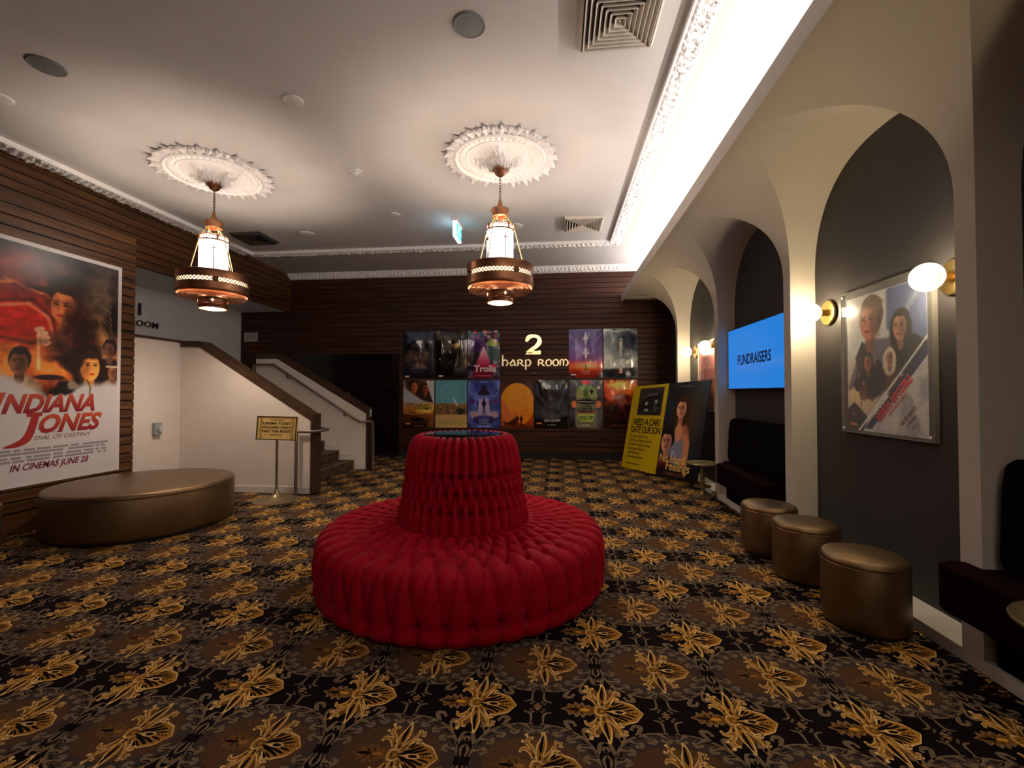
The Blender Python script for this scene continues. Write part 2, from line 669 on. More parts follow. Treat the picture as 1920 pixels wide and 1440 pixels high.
def half_patch(yc, hw, sgn):
    vs, fs = [], []
    for c, z in prof:
        xg = XF + (XP - XF) * c
        for k in range(2):
            vs.append((xg + (XW + .02 - xg) * k, yc + sgn * hw * c, z))
    for i in range(len(prof) - 1):
        a = 2 * i
        fs.append((a, a + 1, a + 3, a + 2))
    return vs, fs


bays = []
for (a0, a1), (b0, b1) in zip(pillars[:-1], pillars[1:]):
    bays.append(((a1 + b0) / 2, (b0 - a1) / 2))
last = (8.455 + .87, .87)
mA = MB()
for yc, hw in bays:
    mA.add(*half_patch(yc, hw, -1))
    mA.add(*half_patch(yc, hw, 1))
mA.add(*half_patch(last[0], last[1], -1))
mA.box(XF, XW, last[0], YB, ZT, ZT + .01)
mA.box(XF, XW, YR, pillars[0][0], ZT, ZT + .01)
# patches above each pillar, facing the room
allb = bays + [last]
for k, (p0, p1) in enumerate(pillars):
    vs, fs = [], []
    for c, z in prof:
        x = XF + (XP - XF) * c
        ya = p0 - (bays[k - 1][1] * (1 - c) if k > 0 else 0)
        yb = p1 + (allb[k][1] * (1 - c))
        vs += [(x, ya, z), (x, yb, z)]
    for i in range(len(prof) - 1):
        a = 2 * i
        fs.append((a, a + 1, a + 3, a + 2))
    mA.add(vs, fs)
o = mA.build('trim_4', M_CREAM, smooth=True, kind='structure')
for k, (p0, p1) in enumerate(pillars):
    o = MB().box(XP, XW + .01, p0, p1, .07, ZS + .001).build('pillar', M_CREAM, kind='structure')

# ------------------------------------------------------------ cornices
def relief(u, v, seed=0):
    """acanthus-like relief; u along in metres, v across 0..1"""
    a = np.abs(np.sin(u * 2 * PI / .17 + 1.2 * np.sin(v * 5)))
    b = np.abs(np.sin(u * 2 * PI / .085 - v * 6))
    n = fbm(u * 22, v * 5, seed, 3)
    return .35 * a + .3 * b + .6 * n


def ceiling_strip(name, p0, p1, nrm, width, drop, seed=0, crown=False):
    """moulding on the ceiling from p0 to p1 (xy); nrm points to its outer side.
    crown: cove between ceiling and wall instead of a flat strip"""
    p0, p1, nrm = Vector(p0), Vector(p1), Vector(nrm)
    Lg = (p1 - p0).length
    nu = int(Lg / .018)
    nv = 14
    U = np.linspace(0, Lg, nu)
    V = np.linspace(0, 1, nv)
    u, v = np.meshgrid(U, V, indexing='ij')
    rl = relief(u, v, seed)
    sc = 1 + .14 * np.abs(np.sin(u * 2 * PI / .17)) + .1 * (fbm(u * 18, v * 0, seed + 4, 2) - .5)
    rl = np.clip((rl - .35) * 1.7, 0, 1.2)
    if crown:
        off = width * (1 - v)
        z = ZC - drop * v - .03 * rl * np.sin(PI * v) - .012
        off = off + .02 * rl * np.sin(PI * v)
        off, z = off, z
        pos = -1
    else:
        off = width * v * np.where(v > .6, sc, 1)
        h = np.where(v < .12, drop, np.where(v < .22, drop * .55, drop * (.35 + .75 * rl)))
        h = np.where(v > .9, drop * .3 * rl, h)
        z = ZC - h
    d = (p1 - p0) / Lg
    X = p0.x + d.x * u + nrm.x * off
    Y = p0.y + d.y * u + nrm.y * off
    co = np.stack([X, Y, z], -1).reshape(-1, 3).tolist()
    fs = []
    for i in range(nu - 1):
        for j in range(nv - 1):
            a = i * nv + j
            fs.append((a, a + 1, a + nv + 1, a + nv))
    k = len(co)
    # close the edges up to the ceiling
    for j, sel in ((0, 0), (nv - 1, 1)):
        base = len(co)
        for i in range(nu):
            c = co[i * nv + j]
            co.append([c[0], c[1], ZC])
        for i in range(nu - 1):
            fs.append((i * nv + j, (i + 1) * nv + j, base + i + 1, base + i))
    o = mk(name, co, fs, M_PLASTER, smooth=False, kind='structure')
    return o


ceiling_strip('trim_5', (.95, YR), (.95, 8.28), (1, 0), .19, .042, 1)
ceiling_strip('trim_6', (-6.0, 8.08), (1.13, 8.08), (0, 1), .2, .055, 2)
ceiling_strip('trim_7', (-5.93, YR), (-5.93, 8.1), (-1, 0), .24, .06, 3)
o = ceiling_strip('trim_8', (-6.2, YB - .014), (1.9, YB - .014), (0, -1), .16, .11, 4, crown=True)

# ------------------------------------------------------------ stairs on the left
def wall_poly(name, pts, y0, y1, material, kind='structure'):
    return MB().prism(pts, y0, y1, 'y').build(name, material, kind=kind)


wall_poly('wall_stair_near', [(-3.52, 0), (-3.52, 1.05), (-5.26, 2.12), (-5.60, 2.13), (-5.60, 0)], 6.06, 6.26, M_WHITEWALL)
MB().box(-5.66, -5.57, 5.2, 6.06, 0, 2.19).build('wall_stair_return', M_WHITEWALL, kind='structure')
# walnut capping (rail of the solid balustrade) and end boards
def capping(y0, y1, xe, x1=-5.26, x2=-5.62, t=.09):
    s_ = (2.12 - 1.05) / (x1 + 3.52) * -1
    m = MB()
    pts = [(xe + .035, 0), (xe + .035, 1.05 + t), (xe, 1.05 + t), (x1, 2.12 + t), (x2, 2.13 + t), (x2, 2.13), (x1, 2.12), (xe, 1.05), (xe, 0)]
    m.prism(pts, y0 - .012, y1 + .012, 'y')
    return m


capping(6.06, 6.26, -3.52).build('trim_9', M_WOODCAP, kind='structure')
MB().box(-5.67, -5.56, 5.2, 6.05, 2.19, 2.225).build('trim_10', M_WOODCAP, kind='structure')
wall_poly('wall_stair_far', [(-3.62, 0), (-3.62, 1.05), (-5.42, 2.10), (-5.84, 2.10), (-5.84, 0)], 8.10, 8.28, M_WHITEWALL)
m = MB()
t = .12
m.prism([(-3.585, 0), (-3.585, 1.05 + t), (-3.62, 1.05 + t), (-5.42, 2.10 + t), (-5.86, 2.10 + t), (-5.86, 2.10), (-5.42, 2.10), (-3.62, 1.05), (-3.62, 0)], 8.13, 8.31, 'y')
m.build('trim_11', M_WOODCAP, kind='structure')
MB().box(-5.57, -3.53, 6.045, 6.06, 0, .095).build('baseboard_stair', M_TRIM, kind='structure')
# steps: risers .178, goings .28
m = MB()
zr = .178
tips = [(-3.84, 0)]
x = -3.84
z = 0
for i in range(7):
    z += zr
    tips += [(x, z), (x - .29, z)]
    x -= .29
tips[-1] = (-7.4, z)
tips += [(-7.4, 0)]
M_STAIRC = mat('stair_carpet', (.012, .007, .006), .95, col2=(.16, .085, .035), nscale=14, detail=5, bump=.3, bscale=200)
m.prism(tips, 6.26, 8.10, 'y')
m.box(-7.4, -5.9, 8.1, YB, 0, z)
m.build('staircase', M_STAIRC, kind='structure')
# pale nosings
m = MB()
x = -3.84
z = 0
for i in range(7):
    z += zr
    m.box(x - .03, x + .006, 6.27, 8.08, z, z + .006)
    x -= .29
m.build('trim_12', mat('stair_nosing', (.20, .14, .08), .6, noise=.1), kind='structure')
# stepped skirting on the far balustrade
pts = [(-3.63, 0), (-3.63, .10), (-3.80 - .0, .10)]
x, z = -3.80, .10
for i in range(7):
    z += zr
    pts += [(x, z), (x - .29, z)]
    x -= .29
pts = [(a, b) for a, b in pts if a > -5.84]
pts += [(-5.83, pts[-1][1]), (-5.83, 0)]
MB().prism(pts, 8.085, 8.10, 'y').build('trim_13', M_TRIM, kind='structure')

# dark glazed doors left of the posters
MB().box(-6.15, -4.88, YB - .055, YB - .02, .05, 2.33).build('door_1', M_DARKGLASS, kind='structure')
MB().box(-4.86, -3.58, YB - .055, YB - .02, .05, 2.33).build('door_2', M_DARKGLASS, kind='structure')
d = bpy.data.objects['door_2']
MB().tube([(-4.72, YB - .12, .95), (-4.72, YB - .12, 1.45)], .012).tube([(-4.72, YB - .055, 1.0), (-4.72, YB - .12, 1.0)], .008).tube([(-4.72, YB - .055, 1.4), (-4.72, YB - .12, 1.4)], .008).build('door_handle', M_IRON, d)

# ------------------------------------------------------------ carpet: floor slab with the woven pattern as coloured facets
def crom(pts, n=5, closed=False):
    P_ = np.array(pts, float)
    N_ = len(P_)
    out = []
    rngi = range(N_) if closed else range(N_ - 1)
    for i in rngi:
        if closed:
            p0, p1, p2, p3 = P_[i - 1], P_[i], P_[(i + 1) % N_], P_[(i + 2) % N_]
        else:
            p1, p2 = P_[i], P_[i + 1]
            p0 = P_[i - 1] if i > 0 else 2 * p1 - p2
            p3 = P_[i + 2] if i + 2 < N_ else 2 * p2 - p1
        for k in range(n):
            t = k / n
            out.append(.5 * ((2 * p1) + (-p0 + p2) * t + (2 * p0 - 5 * p1 + 4 * p2 - p3) * t * t + (-p0 + 3 * p1 - 3 * p2 + p3) * t ** 3))
    if not closed:
        out.append(P_[-1])
    return np.array(out)


class Pat:
    def __init__(s):
        s.v, s.f, s.c = [], [], []
        s.T = lambda p: p
        s.mir = [1]

    def _add(s, P2, F, z, col):
        for my in s.mir:
            k = len(s.v)
            Q = P2.copy()
            Q[:, 1] *= my
            Q = s.T(Q)
            s.v += [(a, b, z) for a, b in Q]
            for f in F:
                s.f.append(tuple(i + k for i in (f if my > 0 else f[::-1])))
                s.c.append(col)

    def S(s, pts, w, col, z, ball=0., n=4, tip=.25):
        C_ = crom(pts, n)
        d = np.gradient(C_, axis=0)
        d /= np.linalg.norm(d, axis=1)[:, None] + 1e-9
        nr = np.stack([-d[:, 1], d[:, 0]], 1)
        t = np.linspace(0, 1, len(C_))
        ww = w * .5 * np.clip(.55 + .9 * np.sin(PI * np.clip(t, 0, 1)) ** .8 * (1 - .3 * t), tip, 1.3)
        L_ = np.concatenate([C_ + nr * ww[:, None], C_ - nr * ww[:, None]])
        m_ = len(C_)
        s._add(L_, [(i + m_, i + m_ + 1, i + 1, i) for i in range(m_ - 1)], z, col)
        if ball:
            s.E(C_[-1][0], C_[-1][1], ball, ball, col, z + .00005)

    def E(s, x, y, rx, ry, col, z, rot=0, n=10):
        a = np.arange(n) * 2 * PI / n
        X = rx * np.cos(a)
        Y = ry * np.sin(a)
        c_, q = math.cos(rot), math.sin(rot)
        s._add(np.stack([x + X * c_ - Y * q, y + X * q + Y * c_], 1), [tuple(range(n))], z, col)

    def Fl(s, pts, col, z, n=3, closed=True):
        C_ = crom(pts, n, True) if closed else np.array(pts, float)
        # orient counter-clockwise
        ar = np.sum(C_[:, 0] * np.roll(C_[:, 1], -1) - C_[:, 1] * np.roll(C_[:, 0], -1))
        if ar < 0:
            C_ = C_[::-1]
        s._add(C_, [tuple(range(len(C_)))], z, col)


pt = Pat()
DK = (.0075, .0035, .0048)
OVAL = (.060, .040, .034)
SCR = (.20, .14, .085)
GOLDC = (.44, .20, .026)
CRM = (.82, .52, .19)
BRN = (.20, .088, .018)
ORG = (.72, .34, .03)
TANC = (.30, .17, .075)


def motif(ox, oy, sc, z, gold, cream, brown, orange):
    dz = .00022
    T0 = lambda p: p * sc + np.array([ox, oy])
    pt.T = T0
    pt.mir = [1]
    tail = [(-.03, .012), (-.055, .032), (-.068, .020), (-.082, .046), (-.096, .026), (-.112, .046), (-.124, .022), (-.145, .034), (-.152, .012), (-.180, 0)]
    pt.Fl(tail + [(a, -b) for a, b in tail[-2::-1]], brown, z, 3)
    pt.mir = [1, -1]
    pt.S(tail, .006, TANC if gold is GOLDC else brown, z + dz, tip=.8)
    pt.S([(-.16, 0), (-.12, .004), (-.09, .002)], .006, DK, z + dz)
    pt.S([(-.11, .008), (-.118, .026)], .005, DK, z + dz)
    pt.S([(-.085, .010), (-.088, .030)], .005, DK, z + dz)
    pt.mir = [1]
    pt.E(-.072, 0, .024, .010, orange, z + 2 * dz)
    pt.mir = [1, -1]
    # wings
    pt.Fl([(-.01, .01), (-.03, .05), (-.062, .085), (-.056, .115), (-.048, .150), (-.018, .145), (.0, .120), (.02, .150), (.045, .120), (.088, .130), (.084, .095), (.078, .06), (.03, .01)], brown, z + .00011)
    mid = [(.0, .02), (-.008, .07), (-.004, .11), (.012, .152), (.020, .188), (.032, .150), (.034, .11), (.026, .07), (.016, .03)]
    pt.Fl(mid, gold, z + dz)
    pt.S([(.0, .02), (-.008, .07), (-.004, .11), (.012, .152), (.020, .188), (.032, .150), (.034, .11), (.026, .07), (.016, .03)], .006, cream, z + 2 * dz, tip=.8)
    pt.S([(.012, .07), (.013, .11), (.019, .165)], .012, DK, z + 2 * dz)
    pt.S([(.008, .03), (.010, .06)], .006, DK, z + 2 * dz)
    pt.S([(-.012, .015), (-.020, .055), (-.040, .082), (-.066, .088), (-.074, .072)], 0.017, cream, z + 2 * dz, ball=.007)
    pt.S([(-.012, .015), (-.020, .055), (-.040, .082), (-.066, .088), (-.074, .072)], 0.0085, gold, z + 2.5 * dz)
    pt.S([(-.016, .045), (-.026, .095), (-.046, .118), (-.042, .145), (-.028, .150)], 0.016, cream, z + 2 * dz, ball=.008)
    pt.S([(-.016, .045), (-.026, .095), (-.046, .118), (-.042, .145), (-.028, .150)], 0.0080, gold, z + 2.5 * dz)
    pt.S([(-.050, .118), (-.068, .128)], .008, cream, z + 2 * dz, ball=.008)
    pt.S([(-.044, .145), (-.054, .165)], .008, cream, z + 2 * dz, ball=.009)
    pt.S([(-.014, .03), (-.012, .07), (-.030, .10)], .008, brown, z + dz)
    pt.S([(.014, .03), (.044, .066), (.062, .092), (.074, .126)], 0.015, cream, z + 2 * dz, ball=.006)
    pt.S([(.014, .03), (.044, .066), (.062, .092), (.074, .126)], 0.0075, gold, z + 2.5 * dz)
    for a, b in ((.076, .138), (.095, .132), (.096, .114)):
        pt.E(a, b, .010, .008, cream, z + 2 * dz)
        pt.E(a, b, .005, .004, brown, z + 3 * dz)
    pt.S([(.020, .028), (.050, .052), (.066, .072), (.060, .100), (.046, .096)], .016, brown, z + dz)
    pt.S([(.022, .036), (.052, .060), (.072, .078)], .006, cream, z + 2 * dz)
    # crown
    cr = [(.0, .016), (.026, .026), (.050, .044), (.058, .068), (.074, .082), (.094, .078), (.110, .068), (.146, .054), (.160, .040), (.188, 0)]
    pt.mir = [1]
    pt.Fl(cr + [(a, -b) for a, b in cr[-2::-1]], gold, z + dz, 3)
    pt.mir = [1, -1]
    pt.S(cr[4:], .0065, cream, z + 3 * dz, tip=.8)
    pt.S([(.04, .036), (.054, .060), (.064, .086), (.084, .090), (.092, .078), (.084, .068), (.076, .072)], .008, cream, z + 3 * dz, ball=.005, tip=.7)
    pt.S([(.036, .020), (.070, .030), (.104, .048), (.112, .055)], .010, DK, z + 2 * dz)
    pt.S([(.034, .014), (.080, .020), (.122, .036), (.134, .040)], .009, DK, z + 2 * dz)
    pt.S([(.104, .010), (.134, .018), (.154, .024)], .008, DK, z + 2 * dz)
    pt.S([(.058, .040), (.080, .056), (.092, .064)], .007, DK, z + 2 * dz)
    pt.S([(.02, .006), (.046, .014), (.052, .020)], .010, DK, z + 3 * dz)
    pt.mir = [1]
    pt.E(.078, 0, .032, .0150, cream, z + 2 * dz, n=14)
    pt.E(.082, 0, .020, .0088, DK, z + 3 * dz, n=12)
    pt.S([(.028, 0), (.054, 0)], .005, cream, z + 3 * dz)
    for a in (.125, .142, .158):
        pt.E(a, 0, .006, .004, DK, z + 3 * dz, n=8)
    pt.E(0, 0, .034, .030, gold, z + 2 * dz, n=12)
    pt.mir = [1, -1]
    pt.S([(-.026, .0), (-.020, .022), (.004, .028), (.026, .014)], .006, cream, z + 3 * dz)
    pt.S([(-.012, -.012), (-.004, .010), (.014, .012), (.018, -.004)], .005, brown, z + 3 * dz)
    pt.S([(-.034, .012), (-.024, .034), (-.006, .036)], .007, brown, z + 3 * dz)


LX, LY = .574, .665
# medallion (at the tile's origin) and its scrolls
def sgp(q, e=.86):
    return math.copysign(abs(q) ** e, q)


def medallion(ox, oy):
    pt.T = lambda p: p + np.array([ox, oy])
    pt.mir = [1]
    ov2 = [(.205 * sgp(math.cos(a)), .150 * sgp(math.sin(a))) for a in np.linspace(0, 2 * PI, 25)[:-1]]
    pt.Fl(ov2, (.098, .050, .024), .00022, closed=False)
    ov = [(.256 * sgp(math.cos(a)), .218 * sgp(math.sin(a))) for a in np.linspace(0, 2 * PI, 33)[:-1]]
    pt.Fl(ov, OVAL, .0001, closed=False)
    for sx in (1, -1):
        pt.T = lambda p, sx=sx: p * np.array([sx, 1]) + np.array([ox, oy])
        for my in (1, -1):
            pt.mir = [my]
            if sx * my < 0:
                fl0 = len(pt.f)
            el = lambda a, k=1.: (.262 * k * sgp(math.cos(a)), .226 * k * sgp(math.sin(a)))
            k0 = len(pt.f)
            pt.S([el(R(a)) for a in (4, 22, 40, 58, 74, 88)], .009, SCR, .0003, tip=.8)
            pt.S([el(R(a), .94) for a in (8, 24, 42, 60, 76)], .0045, DK, .0003, tip=.8)
            for a in (14, 32, 50, 68, 84):
                b = R(a)
                pt.S([el(b - .10), el(b, .93), el(b + .07, .84), el(b + .00, .78), el(b - .07, .83)], .016, SCR, .00045, ball=.008)
                pt.S([el(b), el(b + .04, .90), el(b + .10, .87)], .005, DK, .0006)
            for a in (24, 46, 64):
                b = R(a)
                pt.S([el(b - .12), el(b, 1.07), el(b + .09, 1.17), el(b + .01, 1.22), el(b - .06, 1.17)], .016, SCR, .0003, ball=.009)
            pt.S([el(R(38)), el(R(44), 1.10), el(R(46), 1.22)], .020, TANC, .0004)
            pt.S([el(R(40), 1.06), el(R(50), 1.15)], .010, TANC, .0004, ball=.004)
            pt.S([el(R(86), 1.02), (.03, .285), (.06, .300)], .009, SCR, .0003, ball=.004)
            pt.S([(.278, .02), (.272, .06), (.286, .085)], .009, SCR, .0003, ball=.005)
            pt.E(.02, .300, .008, .006, SCR, .0003)
            pt.E(.278, .11, .007, .007, SCR, .0003)
            if sx < 0:
                for i in range(k0, len(pt.f)):
                    pt.f[i] = pt.f[i][::-1]
    pt.mir = [1, -1]
    pt.T = lambda p: p + np.array([ox, oy])
    for x_ in (-.03, 0, .03):
        pt.E(x_, .333 - .02, .007, .006, SCR, .0003)
    pt.E(.0, .325, .020, .006, TANC, .0004)


medallion(0, 0)
motif(.012, 0, .96, .0006, (.36, .165, .026), (.74, .47, .18), (.16, .074, .022), (.32, .15, .04))
motif(LX / 2, LY / 2, 1.0, .0003, GOLDC, CRM, BRN, ORG)
TV = np.array(pt.v)
TF = pt.f
TCc = np.array(pt.c)
# tile positions: lit hall floor only, clear of the walls
bx, by = .194 - LX / 2, 2.08 - LY / 2
tiles = []
for i in range(-12, 5):
    for j in range(-5, 13):
        cx, cy = bx + i * LX, by + j * LY
        if cy < .2 or cy > YB:
            continue
        tiles.append((cx, cy))
nT = len(tiles)
nv = len(TV)
allv = np.empty((nT * nv, 3))
for k, (cx, cy) in enumerate(tiles):
    allv[k * nv:(k + 1) * nv] = TV + np.array([cx, cy, 0])
flat = np.array([i for f in TF for i in f])
lens = np.array([len(f) for f in TF])
loops = np.concatenate([flat + k * nv for k in range(nT)])
tot = np.tile(lens, nT)
ccol = np.tile(np.repeat(TCc, lens, axis=0), (nT, 1))
# keep facets whose centre lies on the open floor
starts = np.concatenate([[0], np.cumsum(tot)[:-1]])
cent = np.add.reduceat(allv[loops], starts, axis=0) / tot[:, None]
mx_ = np.maximum.reduceat(allv[loops][:, 0], starts)
mn_ = np.minimum.reduceat(allv[loops][:, 0], starts)
my_ = np.maximum.reduceat(allv[loops][:, 1], starts)
ok = (mx_ < XP) & (my_ < YB - .03) & ~((cent[:, 0] < XL - .03)) & ~((cent[:, 0] < -3.5) & (cent[:, 1] > 6.0) & (cent[:, 1] < 8.3) & ((mn_ < -3.84) | (cent[:, 1] < 6.3) | (cent[:, 1] > 8.05)))
lm = np.repeat(ok, tot)
loops, tot2, ccol = loops[lm], tot[ok], ccol[lm]
used, inv = np.unique(loops, return_inverse=True)
V2 = allv[used]
nb = len(V2)
base = np.array([(-7.6, YR, 0), (2.6, YR, 0), (2.6, YB + .2, 0), (-7.6, YB + .2, 0), (-7.6, YR, -.1), (2.6, YR, -.1), (2.6, YB + .2, -.1), (-7.6, YB + .2, -.1)], float)
bf = np.array([0, 1, 2, 3, 7, 6, 5, 4, 0, 4, 5, 1, 1, 5, 6, 2, 2, 6, 7, 3, 3, 7, 4, 0]) + nb
V3 = np.concatenate([V2, base])
L3 = np.concatenate([inv, bf])
T3 = np.concatenate([tot2, np.full(6, 4)])
me = bpy.data.meshes.new('floor')
me.vertices.add(len(V3))
me.vertices.foreach_set('co', V3.ravel())
me.loops.add(len(L3))
me.loops.foreach_set('vertex_index', L3.astype(np.int32))
me.polygons.add(len(T3))
me.polygons.foreach_set('loop_start', np.concatenate([[0], np.cumsum(T3)[:-1]]).astype(np.int32))
me.polygons.foreach_set('loop_total', T3.astype(np.int32))
me.update(calc_edges=True)
at = me.color_attributes.new('Col', 'FLOAT_COLOR', 'CORNER')
cc = np.concatenate([ccol, np.tile(np.array(DK), (24, 1))])
at.data.foreach_set('color', np.concatenate([cc, np.ones((len(cc), 1))], 1).ravel())
me.materials.append(mat('patterned_carpet', rough=.95, spec=.1, attr='Col', noise=.45, nscale=170, bump=.5, bscale=420, detail=3))
o = bpy.data.objects.new('floor', me)
COL.objects.link(o)
o['kind'] = 'structure'
# ------------------------------------------------------------ pendant lanterns and their plaster medallions
def make_medallion():
    root_prof = [(.0, -.115), (.085, -.115), (.10, -.10), (.13, -.085), (.17, -.055), (.22, -.04), (.30, -.030), (.37, -.028), (.385, -.040), (.40, -.044), (.41, -.034),
                 (.44, -.030), (.49, -.036), (.505, -.055), (.52, -.058), (.535, -.048), (.545, -.04)]
    seg = 176
    vs, fs = [], []
    # densify
    rr = np.concatenate([np.linspace(a[0], b[0], 4)[:-1] for a, b in zip(root_prof[:-1], root_prof[1:])] + [[.545]])
    zz = np.interp(rr, [p[0] for p in root_prof], [p[1] for p in root_prof])
    for r_, z_ in zip(rr, zz):
        for j in range(seg):
            a = 2 * PI * j / seg
            d = 0
            if .09 < r_ < .37:      # leaf sprays round the boss
                lobe = max(0, math.cos(4 * a)) ** .6
                n = vnoise(np.array([r_ * 60 + 5]), np.array([a * 9]), 3)[0]
                n2 = vnoise(np.array([r_ * 110]), np.array([a * 22]), 6)[0]
                reach = .17 + .17 * lobe
                if r_ < reach:
                    d = .050 * n * n2 * 2.2 * min(1, (reach - r_) / .03)
            elif .415 < r_ < .49:   # garland band
                d = .020 * abs(math.sin(22 * a)) * abs(math.sin((r_ - .415) / .075 * PI)) + .008 * abs(math.sin(66 * a))
            vs.append((r_ * math.cos(a), r_ * math.sin(a), z_ - d))
    n = len(rr)
    for i in range(n - 1):
        for j in range(seg):
            j2 = (j + 1) % seg
            fs.append((i * seg + j, (i + 1) * seg + j, (i + 1) * seg + j2, i * seg + j2))
    # sunburst of leaves round the rim
    k = len(vs)
    nl = 44
    for q in range(nl):
        a = 2 * PI * q / nl
        big = q % 2 == 0
        Rt = .665 if big else .630
        wd = .050 if big else .034
        ca, sa = math.cos(a), math.sin(a)
        def p(r_, t, z_):
            return (r_ * ca - t * sa, r_ * sa + t * ca, z_)
        b = len(vs)
        vs += [p(.52, -wd * .7, -.03), p(.52, wd * .7, -.03), p(.56, 0, -.058), p(.60, -wd * .75, -.022), p(.60, wd * .75, -.022), p(.61, 0, -.062), p(Rt, 0, -.070 if big else -.045), p(Rt - .01, 0, -.004)]
        fs += [(b, b + 2, b + 1), (b, b + 3, b + 5, b + 2), (b + 2, b + 5, b + 4, b + 1), (b + 3, b + 6, b + 5), (b + 5, b + 6, b + 4), (b + 3, b + 7, b + 6), (b + 6, b + 7, b + 4)]
    m = MB()
    m.v, m.f = vs, fs
    m.lathe([(.50, -.045), (.58, -.022), (.615, -.012), (.615, 0)], 96)
    o = m.build('ceiling_medallion', M_PLASTER)
    autosmooth(o, 35)
    return o


med = make_medallion()
med.location = (-.66, 5.1, ZC)
tag(med, 'round white plaster ceiling rose above the pendant lantern in the middle of the ceiling', 'ceiling rose', 'plaster ceiling roses')
med2 = dup(med, (-4.26, 5.1, ZC), 'round white plaster ceiling rose above the lantern near the stairs on the left')


def make_pendant():
    t = thing('pendant_lantern', 'copper pendant lantern with white glass cylinder hanging in the middle, in front of the posters', 'pendant light', (-.66, 5.1, ZC), 0, 'copper pendant lanterns')
    # z measured down from the ceiling
    o = MB().lathe([(.0, -.10), (.088, -.11), (.092, -.125), (.084, -.14), (.082, -.165), (.062, -.185), (.056, -.205), (.03, -.225), (.012, -.235), (0, -.236)], 40).build('canopy', M_COPPER, t)
    autosmooth(o)
    m = MB()
    z = -.235
    k = 0
    while z > -.50:
        L_ = .042
        pts = []
        for i in range(14):
            a = 2 * PI * i / 14
            px, pz = .011 * math.cos(a), (L_ / 2 + .002) * math.sin(a)
            pts.append((px, 0, z - L_ / 2 + pz) if k % 2 else (0, px, z - L_ / 2 + pz))
        m.tube(pts, .0035, 6, closed=True)
        z -= L_ - .009
        k += 1
    autosmooth(m.build('chain', M_DKCOPPER, t))
    o = MB().lathe([(.0, -.495), (.014, -.50), (.020, -.52), (.024, -.54), (.040, -.60), (.046, -.612), (.105, -.618), (.110, -.632), (.104, -.645), (.096, -.66), (.088, -.705), (.084, -.705), (.090, -.655), (.030, -.63), (0, -.625)], 48).build('cap', M_COPPER, t)
    autosmooth(o)
    # upper pierced band and shoulder
    m = MB().lathe([(.152, -.806), (.163, -.812), (.163, -.820), (.158, -.820), (.150, -.812)], 56)
    m.lathe([(.163, -.868), (.167, -.874), (.163, -.886), (.157, -.886), (.157, -.868)], 56, closed=True)
    for q in range(30):
        a0 = 2 * PI * q / 30
        a1 = 2 * PI * (q + 1) / 30
        for s_, e in ((a0, a1), (a1, a0)):
            m.tube([(.161 * math.cos(s_), .161 * math.sin(s_), -.82), (.161 * math.cos(e), .161 * math.sin(e), -.868)], .004, 5)
    for q in range(4):
        a = PI / 4 + q * PI / 2
        m.tube([(.161 * math.cos(a), .161 * math.sin(a), -.815), (.161 * math.cos(a), .161 * math.sin(a), -.872)], .012, 6)
    autosmooth(m.build('pierced_band', M_COPPER, t))
    sh = MB().lathe([(.146, -.84), (.146, -.83), (.152, -.83), (.154, -.84), (.154, -1.33), (.148, -1.34), (0, -1.34)], 56).build('glass_shade', M_SHADE, t)
    autosmooth(sh)
    # dark crosses leaded on the glass
    for q in range(4):
        a = R(-58) + q * PI / 2
        m = MB()
        rad = .157
        def at_(da, z_):
            return (rad * math.cos(a + da), rad * math.sin(a + da), z_)
        m.tube([at_(0, -.90), at_(0, -1.33)], .0055, 6)
        m.tube([at_(.015, -1.0), at_(.05, -1.33)], .004, 6)
        m.tube([at_(-.20, -.985), at_(-.1, -.985), at_(0, -.985), at_(.1, -.985), at_(.20, -.985)], .006, 6)
        m.tube([at_(.12 * math.cos(b), -.985 + .020 * math.sin(b)) for b in np.linspace(0, 2 * PI, 15)[:-1]], .004, 5, closed=True)
        m.build('cross_ornament', M_DKCOPPER, sh)
    # hanger rods from the cap to the drum
    for q in range(4):
        a = R(-20) + q * PI / 2
        c_, s_ = math.cos(a), math.sin(a)
        m = MB().tube([(.075 * c_, .075 * s_, -.70), (.115 * c_, .115 * s_, -.76), (.175 * c_, .175 * s_, -.83), (.30 * c_, .30 * s_, -1.30)], .0065, 8)
        m.sphere((.30 * c_, .30 * s_, -1.30), .013, 10, 8)
        m.tube([(.07 * c_ + .016 * math.cos(b) * c_, .07 * s_ + .016 * math.cos(b) * s_, -.735 + .018 * math.sin(b)) for b in np.linspace(0, 2 * PI, 11)[:-1]], .0035, 5, closed=True)
        autosmooth(m.build('hanger_rod', M_BRASS, t))
    # big drum: rims above and below a pierced zigzag band
    Rd = .383
    dr = MB().lathe([(.355, -1.292), (.375, -1.286), (Rd + .004, -1.292), (Rd, -1.30), (Rd, -1.385), (Rd - .006, -1.385), (Rd - .006, -1.302), (.357, -1.298)], 96, closed=True)
    dr.lathe([(Rd, -1.432), (Rd, -1.505), (Rd + .007, -1.51), (Rd + .007, -1.525), (Rd - .004, -1.545), (Rd - .010, -1.545), (Rd - .006, -1.52), (Rd - .006, -1.432)], 96, closed=True)
    autosmooth(dr.build('drum', M_COPPER, t))
    zz_ = MB()
    nz = 56
    for q in range(nz):
        a0 = 2 * PI * q / nz
        a1 = 2 * PI * (q + 1) / nz
        for s_, e in ((a0, a1), (a1, a0)):
            zz_.tube([((Rd - .002) * math.cos(s_), (Rd - .002) * math.sin(s_), -1.384), ((Rd - .002) * math.cos(e), (Rd - .002) * math.sin(e), -1.433)], .0045, 5)
